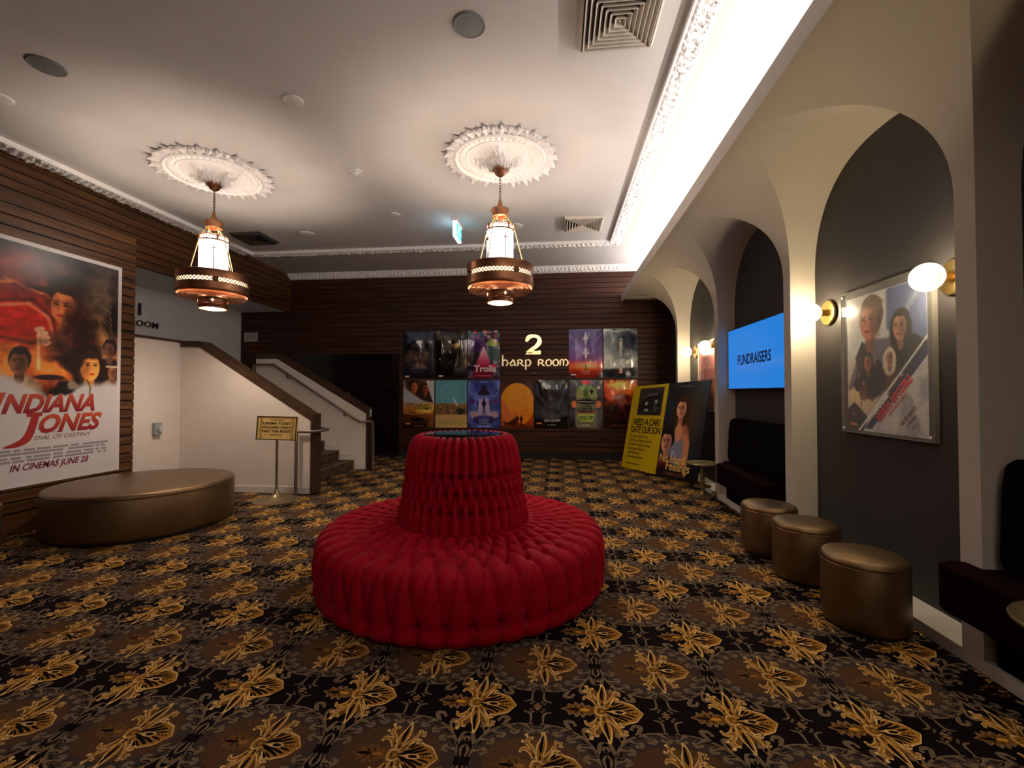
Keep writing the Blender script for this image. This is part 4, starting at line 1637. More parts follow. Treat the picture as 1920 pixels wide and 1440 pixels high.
def bp(col, row):
    return ((XS[col] + XS[col + 1]) / 2, G, Z1 if row else Z0)


def rating(s, x=.06, y=.03, c=(.8, .5, .35)):
    s.poly([(x, y), (x + .15, y), (x + .15, y + .028), (x, y + .028)], c)


def p_navy(s):
    s.clouds((.02, .03, .06), (.10, .13, .22), 3, 4, 2.5)
    s.blob(.5, .98, .42, .14, (.05, .10, .24), .5)
    s.blob(.5, .80, .40, .20, (.16, .20, .30), .6)
    s.blob(.5, .62, .44, .16, (.03, .03, .04), .4, warp=.05)
    s.blob(.25, .42, .22, .16, (.30, .22, .18), .8, rot=-.5)
    s.blob(.72, .45, .22, .14, (.22, .18, .16), .9, rot=.4)
    s.blob(.5, .30, .35, .08, (.03, .03, .05), .9)
    s.line([(.13, .82), (.3, .70), (.5, .66), (.7, .71), (.9, .88)], .014, (.45, .52, .65), .7, .9)
    s.line([(.93, .98), (.95, .5), (.93, .1)], .012, (.55, .6, .7), .6, .9)
    s.line([(.52, .48), (.58, .42)], .012, (.7, .6, .6), .7)
    s.blob(.5, .05, .6, .12, (.04, .06, .12), .8)
    s.bars(.28, .70, .10, .17, 3, (.35, .33, .33), .5)
    rating(s, .05, .025, (.75, .68, .6))
    s.grain(.1)


def p_brown(s):
    s.clouds((.03, .028, .025), (.20, .17, .14), 3, 14, 3)
    s.blob(.45, .97, .3, .08, (.02, .02, .02), .3)
    s.poly([(.25, .9), (.55, .88), (.50, .58), (.28, .60)], (.29, .25, .21), .8, 6)
    s.line([(.08, .95), (.2, .85), (.25, .62)], .02, (.42, .38, .33), .5, .9)
    s.line([(.9, .97), (.72, .83), (.62, .60)], .03, (.40, .36, .31), .6, .9)
    s.blob(.68, .68, .10, .07, (.65, .48, .22), .6, warp=.05)
    s.blob(.70, .70, .04, .04, (.95, .80, .45), .5)
    s.blob(.42, .38, .32, .16, (.03, .028, .026), .5, warp=.08)
    for x_, y_ in ((.25, .58), (.48, .55), (.15, .40)):
        s.blob(x_, y_, .018, .02, (.75, .70, .62), .6)
    s.blob(.5, .08, .6, .14, (.02, .02, .02), .5)
    s.blob(.75, .17, .17, .06, (.22, .25, .23), .5, warp=.06)
    s.bars(.58, .92, .07, .13, 3, (.30, .33, .31), .5)
    rating(s, .10, .03, (.8, .72, .62))


def p_bright(s):
    s.clouds((.12, .08, .20), (.48, .50, .52), 7, 3, 3.5)
    for i in range(26):
        r = np.random.RandomState(i)
        s.blob(r.rand(), .72 + .28 * r.rand(), .05, .04, [(.7, .2, .2), (.2, .25, .5), (.5, .3, .6), (.8, .5, .55), (.25, .45, .35)][i % 5], .3)
    s.blob(.30, .66, .28, .17, (.34, .20, .42), .25, warp=.04)
    s.blob(.28, .66, .14, .09, (.20, .12, .30), .4)
    s.blob(.20, .42, .18, .16, (.12, .08, .14), .4)
    s.blob(.82, .50, .22, .13, (.22, .32, .32), .4, warp=.03)
    for i in range(11):
        a = R(20 + i * 14)
        s.line([(.77, .66), (.77 + .20 * math.cos(a), .66 + .16 * math.sin(a))], .018, (.55, .66, .28) if i % 2 else (.70, .78, .40), .9)
    s.poly([(.50, .66), (.68, .38), (.74, .06), (.60, .0), (.28, .0), (.20, .10), (.30, .36)], (.62, .05, .25), 1, 2)
    s.blob(.47, .08, .32, .16, (.45, .03, .16), .4)
    g = np.clip((s.v - .22) / .4, 0, 1)
    sh = np.clip(1 - np.abs(s.u - .49) / (.25 * np.clip((.68 - s.v) / .35, 0, 1) + 1e-3), 0, 1) * (s.v > .2) * (s.v < .66)
    s.mix(np.clip(sh * 4, 0, 1) * g, (.92, .72, .74))
    s.blob(.80, .25, .10, .05, (.70, .10, .22), .4, warp=.05)
    s.grain(.18, 60)
    s.line([(.14, .955), (.88, .965)], .006, (.85, .85, .9), .8)
    s.line([(.26, .045), (.74, .045)], .008, (.95, .8, .85), .9)


def p_star(s):
    s.grad([(0, (.45, .10, .08)), (.12, (.60, .16, .10)), (.20, (.95, .38, .18)), (.26, (.88, .34, .28)), (.38, (.45, .26, .50)), (.6, (.42, .36, .58)), (1, (.27, .24, .42))])
    n = fbm(s.u * 4, s.v * 5, 8, 4)
    s.c *= (.75 + .5 * n)[..., None]
    s.blob(.5, .24, .30, .06, (1, .62, .35), 1.4)
    for y_, k_, h_ in ((.80, .6, .15), (.50, 1., .14)):
        for dx, dy in ((1, 0), (.7, .35), (.7, -.35)):
            s.line([(.5 - .16 * k_ * dx, y_ - .08 * dy), (.5 + .16 * k_ * dx, y_ + .08 * dy)], .012, (.92, .82, .95), .8, 1)
        s.poly([(.5, y_ + h_), (.545, y_), (.5, y_ - h_), (.455, y_)], (.95, .88, 1), .85, 3)
        s.figure(.5, y_ - .05, .10, (.30, .16, .30))
    s.line([(.5, .95), (.5, .3)], .006, (.9, .85, 1), .5, 1)
    s.figure(.5, .13, .16, (.20, .06, .08), 1.3)
    s.line([(.03, .88), (.2, .70), (.4, .60)], .04, (.60, .56, .72), .35, 1)
    s.line([(.97, .90), (.75, .72)], .05, (.62, .58, .74), .35, 1)
    s.poly([(0, 0), (.22, 0), (0, .10)], (.10, .05, .10), .8, 5)
    s.poly([(1, 0), (.75, 0), (1, .10)], (.12, .06, .12), .8, 5)
    s.bars(.36, .64, .075, .10, 2, (.9, .75, .8), .7)
    rating(s, .06, .045, (.88, .8, .82))


def p_storm(s):
    s.clouds((.16, .21, .26), (.72, .75, .75), 2.6, 21, 2.6)
    s.blob(.75, .80, .30, .2, (.10, .15, .22), 1.2, k=.8)
    s.blob(.15, .35, .25, .25, (.78, .79, .78), 1.4, k=.7)
    s.blob(.5, .08, .7, .10, (.10, .12, .13), .6, warp=.15)
    s.blob(.72, .07, .08, .05, (.75, .78, .78), .7, warp=.05)
    s.line([(.05, .97), (.4, .93), (.7, .98), (.97, .9)], .02, (.85, .87, .88), .7, 1)
    for x_, y_ in ((.60, .62), (.66, .60), (.58, .42), (.64, .40)):
        s.line([(x_ - .05, y_ + .02), (x_, y_), (x_ + .06, y_ - .015)], .010, (.10, .12, .15), .9)
    s.poly([(.44, .08), (.56, .08), (.56, .19), (.44, .19)], (.62, .16, .13))
    s.grain(.1, 20)


def p_race(s):
    s.grad([(0, (.10, .06, .05)), (.18, (.30, .17, .10)), (.40, (.75, .48, .20)), (.55, (.55, .50, .50)), (1, (.35, .35, .40))])
    s.c *= (.7 + .6 * fbm(s.u * 5, s.v * 7, 31, 4))[..., None]
    s.poly([(.08, 1), (.74, 1), (.98, .52), (.62, .58), (.12, .82)], (.20, .10, .07), 1, 3)
    s.head(.36, .86, .13, (.66, .36, .22), (.08, .05, .04), 1.)
    s.head(.72, .82, .12, (.60, .31, .18), (.07, .04, .03), .8)
    s.poly([(.74, 1), (1, 1), (1, .45)], (.66, .66, .68), 1, 2)
    s.poly([(0, .85), (.62, .56), (.55, .50), (0, .55)], (.62, .62, .66), .85, 3)
    s.blob(.72, .40, .30, .08, (.98, .75, .28), 1.2)
    s.blob(.25, .24, .28, .05, (.30, .14, .07), .4, warp=.05)
    s.line([(.05, .30), (.35, .27), (.7, .31), (.98, .33)], .012, (.98, .80, .45), .8, 1)
    s.blob(.45, .17, .22, .035, (.06, .04, .03), .4)
    s.poly([(.75, 0), (1, .42), (1, 0)], (.45, .28, .12), .8, 4)
    s.bars(.3, .7, .02, .045, 2, (.8, .7, .6), .5)
    rating(s, .08, .065, (.80, .45, .35))


def p_desert(s):
    s.grad([(0, (.68, .58, .36)), (.26, (.70, .58, .36)), (.29, (.42, .32, .20)), (.5, (.50, .38, .24)), (.52, (.36, .58, .62)), (1, (.33, .56, .62))])
    s.grain(.25, 70, 8)
    s.blob(.35, .42, .40, .08, (.45, .34, .22), .5, warp=.12)
    for i in range(14):
        r = np.random.RandomState(i + 40)
        s.blob(.06 + .88 * r.rand(), .33 + .10 * r.rand(), .03, .03, [(.20, .16, .14), (.60, .48, .34), (.30, .24, .20)][i % 3], .4, warp=.04)
    s.blob(.80, .35, .13, .07, (.16, .15, .15), .4, warp=.1)
    s.line([(.58, .60), (.70, .47)], .022, (.85, .88, .86), 1)
    s.bars(.74, .92, .56, .96, 13, (.28, .46, .48), .55)
    s.bars(.10, .90, .06, .16, 5, (.56, .46, .28), .7)


def p_blue(s):
    s.clouds((.10, .13, .36), (.36, .42, .72), 3, 9, 2.4)
    s.blob(.5, .55, .45, .5, (.35, .42, .75), 1.6, k=.5)
    for c in ((.04, .78), (.96, .78)):
        s.line([(c[0], .95), (abs(c[0] - .02), .75), (.5 + (c[0] - .5) * .7, .66), (.5 + (c[0] - .5) * .4, .70)], .012, (.70, .78, .95), .7, 1)
    s.poly([(.50, .90), (.60, .80), (.72, .70), (.60, .68), (.40, .68), (.28, .70), (.40, .80)], (.14, .08, .18), .95, 3)
    s.blob(.5, .86, .09, .035, (.12, .09, .18), .3)
    for e in (-1, 1):
        s.blob(.5 + e * .36, .56, .09, .05, (.28, .16, .36), .3)
    s.poly([(.36, .62), (.64, .62), (.72, .26), (.28, .26)], (.72, .62, .72), .75, 4)
    s.figure(.5, .28, .34, (.10, .09, .14), 1.2, 1.1)
    s.figure(.30, .38, .20, (.16, .16, .28), 1)
    s.figure(.72, .38, .20, (.16, .16, .28), 1)
    for e in (-1, 1):
        s.blob(.5 + e * .30, .27, .15, .08, (.60, .52, .56), .35, rot=e * .5, warp=.04)
        s.blob(.5 + e * .22, .17, .12, .07, (.16, .16, .35), .4)
    s.blob(.5, .12, .22, .06, (.10, .14, .30), .4)
    s.bars(.33, .68, .075, .19, 4, (.60, .68, .88), .55)
    s.line([(.32, .035), (.68, .035)], .008, (.85, .88, .95), .9)
    s.bars(.35, .65, .95, .975, 1, (.5, .62, .9), .7)
    s.grain(.15, 30)


def p_orange(s):
    s.grad([(0, (.45, .17, .08)), (.15, (.62, .25, .10)), (.6, (.38, .22, .14)), (1, (.20, .11, .07))])
    s.blob(.50, .50, .53, .44, (.86, .52, .15), .05)
    n = np.clip((.62 - s.v) * 1.6, 0, 1) * (np.hypot((s.u - .5) / .53, (s.v - .5) / .44) < 1)
    s.mix(n * .7, (.80, .36, .10))
    s.c *= (.88 + .24 * fbm(s.u * 22, s.v * 30, 50, 3))[..., None]
    s.poly([(0, .62), (.10, .55), (.28, .34), (.46, .16), (.46, .06), (0, .06)], (.72, .38, .24), .75, 5)
    s.poly([(0, .02), (.20, .12), (.42, .18), (.55, .10), (1, .04), (1, 0), (0, 0)], (.36, .15, .09), .9, 4)
    s.poly([(.02, .13), (.25, .11), (.42, .22), (.48, .12), (.40, .04), (.1, .09)], (.18, .06, .05), .9, 3)
    s.figure(.50, .04, .23, (.15, .05, .05), 1, 1.3)
    s.figure(.62, .04, .23, (.16, .06, .05), 1, 1.3)
    s.line([(.45, .20), (.42, .28), (.45, .34)], .012, (.15, .05, .05))


def p_grey(s):
    s.clouds((.09, .10, .11), (.27, .29, .30), 2.6, 61, 2.2)
    s.poly([(.08, 1), (.40, 1), (.42, .62), (.36, .56), (.18, .68)], (.02, .02, .025), .95, 4)
    s.poly([(.40, 1), (.60, 1), (.60, .72), (.42, .76)], (.24, .25, .27), 1, 2)
    s.blob(.52, .74, .10, .06, (.05, .05, .06), .3)
    s.blob(.50, .62, .11, .07, (.20, .21, .22), .4)
    s.blob(.50, .61, .05, .035, (.34, .35, .36), .6)
    s.line([(.02, .96), (.12, .70), (.35, .48), (.5, .44)], .03, (.36, .38, .40), .5, 1)
    s.line([(.97, .94), (.85, .70), (.70, .40)], .035, (.38, .40, .41), .5, 1)
    s.line([(.75, .98), (.78, .85), (.9, .98)], .02, (.42, .44, .46), .5, 1)
    s.poly([(0, .22), (.5, .17), (1, .26), (1, 0), (0, 0)], (.02, .022, .025), 1, 4)
    s.bars(.36, .66, .055, .085, 2, (.85, .85, .85), .6)
    rating(s, .06, .09, (.85, .48, .28))


def p_skate(s):
    s.clouds((.10, .10, .12), (.33, .33, .36), 2.4, 71, 2.6)
    s.poly([(.35, 1), (.58, 1), (.66, .92), (.42, .90)], (.80, .18, .20), 1, 1)
    s.blob(.52, .76, .30, .14, (.42, .52, .30), .15, warp=.03)
    s.blob(.32, .68, .11, .10, (.52, .54, .38), .4, warp=.05)
    s.blob(.74, .68, .11, .10, (.50, .52, .38), .4, warp=.05)
    s.blob(.52, .74, .09, .10, (.28, .38, .16), .4)
    s.blob(.66, .76, .06, .05, (.05, .06, .05), .3)
    s.poly([(.20, .62), (.82, .62), (.84, .06), (.74, .01), (.28, .01), (.18, .06)], (.42, .42, .35), 1, 2)
    s.blob(.5, .55, .31, .05, (.10, .09, .09), .3, warp=.03)
    s.blob(.52, .40, .27, .07, (.09, .08, .08), .4, warp=.1)
    s.bars(.25, .78, .36, .46, 3, (.75, .70, .62), .5)
    s.line([(.25, .55), (.78, .55)], .012, (.75, .73, .70), .9)
    for x_ in (.15, .88):
        s.blob(x_, .50, .075, .075, (.88, .45, .30), .15)
    s.line([(.24, .33), (.80, .33)], .018, (.62, .20, .16), .9)
    s.poly([(.26, .30), (.76, .30), (.70, .14), (.34, .14)], (.62, .68, .32), 1, 2)
    s.poly([(.30, .26), (.72, .26), (.66, .17), (.38, .17)], (.20, .30, .14), 1, 2)
    s.bars(.36, .68, .17, .26, 2, (.70, .76, .40), .8)
    s.bars(.36, .66, .06, .08, 1, (.85, .85, .80), .8)
    s.grain(.2, 50)


def p_fire(s):
    s.clouds((.14, .04, .03), (.55, .16, .07), 4, 81, 2.6)
    s.blob(.5, .84, .52, .15, (.88, .42, .14), .7, warp=.2)
    s.blob(.42, .90, .30, .07, (.98, .74, .38), .8, warp=.2, seed=5)
    s.blob(.20, .70, .16, .12, (.80, .30, .16), .7, warp=.12)
    s.blob(.5, .25, .6, .28, (.09, .025, .02), .5)
    s.blob(.52, .62, .13, .20, (.55, .32, .26), .9, warp=.06, k=.8)
    s.poly([(.35, .44), (.68, .46), (.78, .16), (.24, .16)], (.18, .05, .05), .7, 6)
    s.line([(.26, .48), (.42, .54), (.5, .68)], .018, (.65, .45, .40), .6, 1)
    s.line([(.80, .50), (.62, .54), (.54, .68)], .018, (.70, .48, .42), .6, 1)
    s.line([(.54, .52), (.60, .34)], .03, (.62, .14, .10), .6, 1)
    s.bars(.12, .88, .06, .10, 1, (.40, .22, .20), .5)
    s.line([(.15, .045), (.9, .045)], .006, (.6, .4, .38), .6)


specs = [
    (0, 1, 'navy film poster, top row, first from the left', p_navy, .020),
    (1, 1, 'dark brown film poster with a golden glint, top row, second from the left', p_brown, .022),
    (2, 1, 'colourful film poster with pink hair and green tuft, left of the gold number', p_bright, .012),
    (5, 1, 'purple film poster with white stars over a red glow, right of the gold lettering', p_star, .018),
    (6, 1, 'pale stormy-sky film poster with sideways title, top row, far right', p_storm, .016),
    (0, 0, 'golden racing film poster, bottom row, first from the left', p_race, .010),
    (1, 0, 'film poster with turquoise sky over yellow desert, bottom row', p_desert, .004),
    (2, 0, 'violet-blue film poster with standing figures, bottom row, above the glass table top', p_blue, .006),
    (3, 0, 'orange film poster with a huge pale sun and two tiny figures', p_orange, .006),
    (4, 0, 'dark grey film poster with a small orange rating mark, bottom row', p_grey, .022),
    (5, 0, 'film poster with a skateboard and orange wheels, bottom row', p_skate, .018),
    (6, 0, 'fiery red and black film poster, bottom row, far right behind the yellow banner', p_fire, .014),
]
PO = {}
for c, r, lb, fn, wv in specs:
    t, cv = poster('film_poster', lb, bp(c, r), 0, PW, PH, 150, fn, group=GB, wave=wv, seed=c * 3 + r)
    PO[(c, r)] = t
YT = -.034
def mi(n, c):
    return mat('print_ink_' + n, srgb(c), .5, noise=.05)


text('DRACULA', .075, mi('grey', (.55, .52, .50)), PO[(0, 1)], (.0, YT, .20), sx=1.15)
text('Trolls', .20, mi('pink_white', (.97, .88, .90)), PO[(2, 1)], (.03, YT + .006, .14), off=.007, sx=1.05)
text('MISSION: IMPOSSIBLE', .090, mi('white', (.95, .95, .95)), PO[(6, 1)], (.035, YT, .47), off=.003, rot_in=PI / 2, sx=.88)
text('THE MARVELS', .035, mi('white', (.95, .95, .95)), PO[(5, 1)], (.0, YT, .125))
text('GRAN', .085, M_INK, PO[(0, 0)], (.10, YT + .010, .465), shear=.35, sx=1.35, off=.002)
text('TURISMO', .085, M_INK, PO[(0, 0)], (.08, YT + .010, .40), shear=.35, sx=1.25, off=.002)
text('ASTEROID CITY', .075, mi('orange', (.86, .58, .25)), PO[(1, 0)], (.0, YT + .022, .185), sx=1.05)
text('EQUALIZER', .065, mi('white', (.95, .95, .95)), PO[(4, 0)], (.02, YT, .155), shear=.3, off=.0, sx=1.05)
text('3', .05, mi('red', (.8, .1, .1)), PO[(4, 0)], (.02, YT, .115), off=.002)
text('OPPENHEIMER', .055, mi('dim_red', (.45, .25, .22)), PO[(6, 0)], (.0, YT, .075), spacing=1.25)

# --- huge poster on the left cladding
HW, HH = 1.80, 2.55
def p_huge(s):
    s.fill((.84, .82, .83))
    s.grad([(0, (.84, .82, .83)), (.38, (.84, .82, .83)), (1, (.84, .82, .83))])
    edge = .395 + .05 * (fbm(s.u * 7, s.v * 0, 90, 3) - .5) * 2 + .02 * np.sin(s.u * 9)
    m = np.clip((s.v - edge) / .03, 0, 1)
    keep = s.c.copy()
    s.clouds((.10, .07, .07), (.34, .16, .13), 4, 91, 2.4)
    top = np.clip((s.v - .78) / .2, 0, 1)
    s.mix(top, (.20, .18, .19))
    # glowing orange mass of the lower and middle left
    s.blob(.45, .60, .42, .17, (.72, .24, .10), 1., warp=.25)
    s.blob(.40, .78, .30, .12, (.46, .14, .12), 1., warp=.2)
    s.blob(.50, .52, .50, .10, (.86, .46, .20), .9, warp=.2, seed=8)
    s.blob(.42, .68, .17, .10, (.70, .12, .10), .6, warp=.1)
    for k_ in range(9):
        a = .5 + k_ * .27
        s.line([(.36 + .30 * math.cos(a), .66 + .16 * math.sin(a)), (.36 + .32 * math.cos(a + .6), .66 + .17 * math.sin(a + .6))], .016, (.30, .06, .08) if k_ % 2 else (.95, .55, .30), .7, 1)
    s.line([(.30, .72), (.45, .745), (.55, .70), (.58, .62)], .016, (.90, .58, .42), .8, 1)
    s.line([(.30, .74), (.47, .765), (.575, .70), (.60, .60)], .014, (.28, .08, .10), .9, 1)
    s.line([(.30, .60), (.46, .585), (.56, .60)], .018, (.30, .08, .10), .9, 1)
    # generic man with a brimmed hat, head in profile
    s.blob(.66, .84, .11, .055, (.11, .09, .10), .3, warp=.03)
    s.blob(.64, .815, .19, .017, (.13, .08, .09), .4)
    s.head(.64, .755, .085, (.82, .46, .28), (.16, .07, .06), -1.)
    s.blob(.77, .66, .10, .12, (.13, .07, .08), .9, warp=.2)
    s.blob(.68, .57, .12, .07, (.16, .06, .07), .9, warp=.2)
    for dx, dy in ((0, 0), (.018, -.018), (.03, -.037), (.035, -.055)):
        s.blob(.505 + dx, .645 + dy, .030, .012, (.86, .60, .48), .3, rot=.4)
    # smoky, pale back of the composition on the right
    s.blob(.86, .80, .10, .12, (.34, .27, .22), 1.2, warp=.12)
    s.blob(.90, .62, .06, .10, (.62, .46, .28), 1., warp=.1)
    s.blob(.94, .72, .05, .10, (.10, .08, .08), 1., warp=.1)
    for k_ in range(7):
        s.line([(.80 + .01 * k_, .86 - .02 * k_), (.88 + .01 * k_, .88 - .035 * k_), (.93, .82 - .03 * k_)], .006, (.48, .40, .32), .6, 1)
    s.head(.92, .585, .045, (.45, .30, .24), (.14, .10, .12), -.6, shoulders=(.16, .10, .12))
    # woman with dark curly hair
    s.head(.79, .50, .075, (.90, .56, .28), (.12, .07, .07), .8, 1.2, shoulders=(.80, .58, .30))
    s.blob(.70, .52, .06, .05, (.12, .07, .08), .4, warp=.06)
    s.blob(.76, .565, .12, .035, (.13, .08, .08), .4, warp=.06)
    s.head(.945, .475, .036, (.62, .40, .26), (.12, .08, .08), -.6, shoulders=(.55, .42, .34))
    s.line([(.905, .505), (.985, .505)], .010, (.78, .70, .60), .9)
    s.head(.41, .50, .055, (.45, .30, .24), (.13, .10, .12), -.4, shoulders=(.66, .56, .44))
    s.head(.25, .50, .06, (.70, .45, .30), (.2, .1, .08), .5, shoulders=(.5, .3, .2))
    s.head(.12, .60, .07, (.75, .45, .30), (.2, .1, .08), .5, shoulders=(.4, .15, .12))
    s.line([(.50, .63), (.505, .48)], .012, (.92, .70, .50), .8)
    s.blob(.565, .445, .08, .012, (.15, .08, .12), .4)
    br = fbm(s.u * 14 + 2 * fbm(s.u * 5, s.v * 7, 95, 3), s.v * 30, 96, 4)
    s.c = np.clip(s.c * (1.0 + .9 * (br - .42))[..., None] * 1.12 + .012, 0, 1)
    art = s.c.copy()
    s.c = keep * (1 - m[..., None]) + art * m[..., None]
    # rider shape breaking the lower edge
    s.blob(.66, .405, .055, .028, (.13, .11, .13), .4, warp=.08)
    s.blob(.60, .385, .05, .016, (.13, .11, .13), .4, rot=.35)
    s.blob(.70, .415, .035, .022, (.62, .55, .48), .5, warp=.06)
    s.line([(.78, .44), (.80, .40), (.795, .37)], .006, (.45, .35, .22), .9)
    s.bars(.18, .93, .095, .155, 4, (.50, .47, .50), .75)
    # white paper margin
    e = np.minimum(np.minimum(s.u, 1 - s.u) * s.W, np.minimum(s.v, 1 - s.v) * s.H)
    s.mix((e < .045).astype(float), (.86, .84, .84))


t, cv = poster('giant_poster', 'giant film poster with white border on the brown wooden cladding at the left', (XL + .001, 5.08 - HW / 2, .48), R(90), HW, HH, 170, p_huge, material=M_PAPER)


def gradtext(body, size, parent, loc, c_lo, c_hi, **k):
    """lettering whose ink runs from c_lo at the foot to c_hi at the head"""
    o = text(body, size, mat('graded_ink', rough=.5, attr='Col', noise=.03), parent, loc, **k)
    me = o.data
    z = np.array([v.co.z for v in me.vertices])
    f = np.clip((z - z.min()) / (z.max() - z.min()), 0, 1)[:, None]
    lo, hi = np.array(srgb(c_lo)), np.array(srgb(c_hi))
    c = lo * (1 - f) + hi * f
    at = me.color_attributes.new('Col', 'FLOAT_COLOR', 'POINT')
    at.data.foreach_set('color', np.concatenate([c, np.ones((len(c), 1))], 1).ravel())
    return o


RLO, RHI = (.55, .06, .14), (.78, .32, .20)
y_ = -.008
gradtext('I', .40, t, (-.40, y_, .685), RLO, RHI, shear=.35, off=.012, sx=1.0)
m = MB()
gradtext('NDIANA', .265, t, (.135, y_, .765), RLO, RHI, shear=.35, off=.010, sx=.86)
o = gradtext('ONES', .265, t, (.31, y_, .545), RLO, RHI, shear=.35, off=.010, sx=.93)
strokes('lettering', [([(-.09, .735), (.05, .740)], [.035, .035]), ([(-.005, .745), (-.035, .62), (-.08, .50), (-.16, .44), (-.28, .415)], [.06, .06, .065, .05, .012])], t, mat('red_ink', srgb((.66, .18, .17)), .5, noise=.05))
for o in list(t.children):
    if o.name.startswith('lettering') and len(o.data.vertices) < 200 and o.data.materials[0].name == 'red_ink':
        for v in o.data.vertices:
            v.co.y = -.006 + (v.co.y + .028) * .1
text('DIAL OF DESTINY', .062, mi('soft_pink', (.62, .48, .48)), t, (.26, y_, .468), shear=.25, sx=1.15)
text('AND THE', .02, mi('soft_pink', (.62, .48, .48)), t, (.20, y_, .535), shear=.25)
text('IN CINEMAS JUNE 28', .098, mi('wine', (.48, .08, .18)), t, (.145, y_, .165), shear=.3, sx=.83, off=.001)

# --- framed print between the near pillars, in clear acrylic
FW, FH = .86, 1.13
def p_diag(s):
    s.fill((.80, .80, .81))
    s.grain(.06, 8)
    s.poly([(.55, 1), (1, 1), (1, .50), (.55, .72)], (.30, .38, .60), .9, 8)
    s.line([(.98, 1.), (.60, .66)], .05, (.58, .64, .74), .8, 1)
    s.blob(.5, .34, .50, .22, (.74, .66, .56), .8, warp=.1)
    s.blob(.20, .30, .22, .14, (.88, .78, .60), .8)
    s.poly([(.0, .30), (.12, .50), (.30, .66), (.62, .66), (.75, .54), (.60, .36), (.20, .34)], (.34, .36, .42), .85, 6)
    s.poly([(.12, .54), (.22, .66), (.34, .60), (.26, .36), (.18, .40)], (.12, .12, .14), .95, 3)
    # two generic portraits: a fair short-haired man in profile, a dark-haired woman
    s.head(.33, .80, .145, (.74, .47, .37), (.34, .26, .20), -1., .5)
    s.blob(.37, .925, .13, .045, (.46, .38, .30), .3, warp=.06)
    s.poly([(.60, .40), (.62, .60), (.80, .66), (1, .58), (1, .42)], (.11, .12, .16), .95, 4)
    s.head(.71, .72, .095, (.72, .52, .44), (.07, .05, .06), -.8, 1.2)
    s.poly([(.74, .62), (.86, .66), (1, .60), (1, .48), (.80, .48)], (.10, .11, .15), .95, 3)
    for x_, y_, r_, sk, hr, cl in ((.30, .50, .060, (.66, .42, .33), (.12, .08, .07), (.13, .12, .14)), (.58, .52, .058, (.76, .58, .50), (.84, .78, .68), (.34, .20, .14)),
                                   (.17, .42, .032, (.55, .38, .30), (.15, .1, .08), (.2, .15, .14)), (.24, .35, .030, (.62, .42, .34), (.2, .12, .08), (.5, .35, .25)), (.44, .47, .034, (.15, .12, .14), (.06, .05, .06), (.08, .08, .1))):
        s.head(x_, y_, r_, sk, hr, -.4, 1.2, shoulders=cl)
    s.blob(.42, .36, .10, .10, (.10, .09, .11), .4)
    s.blob(.34, .28, .07, .05, (.22, .12, .10), .5)
    s.figure(.20, .17, .06, (.35, .2, .12))
    s.poly([(0, 0), (0, .16), (.10, .21), (.30, .10), (.22, 0)], (.05, .05, .07), .95, 2)
    s.poly([(.05, .11), (.10, .11), (.08, .15)], (.5, .5, .55), .8, 1)
    # white and navy diagonal bands and the cloudy lower corner
    s.poly([(.22, 0), (1, .58), (1, 0)], (.80, .79, .80), 1, 1)
    s.poly([(.24, .02), (1, .60), (1, .52), (.34, .02)], (.10, .16, .34), .95, 1)
    s.poly([(.14, .0), (1, .645), (1, .625), (.18, .0)], (.90, .92, .94), .9, 1)
    mm = ((s.v < (s.u - .36) * .80) & (s.u > .34))
    n = fbm(s.u * 5, s.v * 6, 33, 4)
    s.mix(mm * np.clip((n - .42) * 3, 0, .6), (.52, .52, .56))
    s.poly([(.03, .035), (.13, .035), (.13, .055), (.03, .055)], (.80, .48, .30))
    s.grain(.08, 40)


t = thing('framed_print', 'large framed film print with a white and blue diagonal, between the two near globe lamps', 'framed poster', (XW, 3.525, 1.135), R(-90))
MB().box(-.455, .455, -.012, -.002, 0, 1.125).build('back_panel', M_CHAR, t)
cv = Canvas(.80, 1.06, 260)
p_diag(cv)
cv.obj('print', t, M_PLASTICPRINT, y=-.016, z0=.015, x0=-.40)
m = MB()
m.box(-.455, .455, -.030, -.025, 0, 1.125)
m.build('acrylic_sheet', M_CLEAR, t)
m = MB()
for x0_, x1_, z0_, z1_ in ((-.462, .462, -.008, .0), (-.462, .462, 1.125, 1.133), (-.462, -.455, 0, 1.125), (.455, .462, 0, 1.125)):
    m.box(x0_, x1_, -.032, -.002, z0_, z1_)
m.build('acrylic_edge', M_EDGE, t)
for x_, z_ in ((-.43, 1.10), (.43, 1.10), (-.43, .025), (.43, .025)):
    mm_ = MB().lathe([(0, 0), (.010, 0), (.010, .006), (0, .008)], 16)
    mm_.v = [(x_ + a, -.030 - c, z_ + b) for a, b, c in mm_.v]
    mm_.build('standoff', M_WHITEPL, t)
ang = math.atan2(.58 * 1.06, .78 * .80)
text('TOM CRUISE', .045, M_WINK, t, (-.03, -.0175, .205), rot_in=ang, sx=.9, off=.001)
text('MISSION: IMPOSSIBLE', .085, mi('crimson', (.78, .10, .16)), t, (.115, -.0175, .245), rot_in=ang, sx=.56, off=.003)
text('DEAD RECKONING', .026, mi('crimson', (.78, .10, .16)), t, (.140, -.0175, .222), rot_in=ang)
text('SEE IT EARLY', .032, mi('dim_wine', (.40, .14, .18)), t, (.235, -.0175, .145), rot_in=ang, off=.0008)
text('IN CINEMAS', .022, mi('dim_wine', (.40, .14, .18)), t, (.26, -.0175, .115), rot_in=ang)
text('JULY', .022, mi('dim_wine', (.40, .14, .18)), t, (.285, -.0175, .085), rot_in=ang)

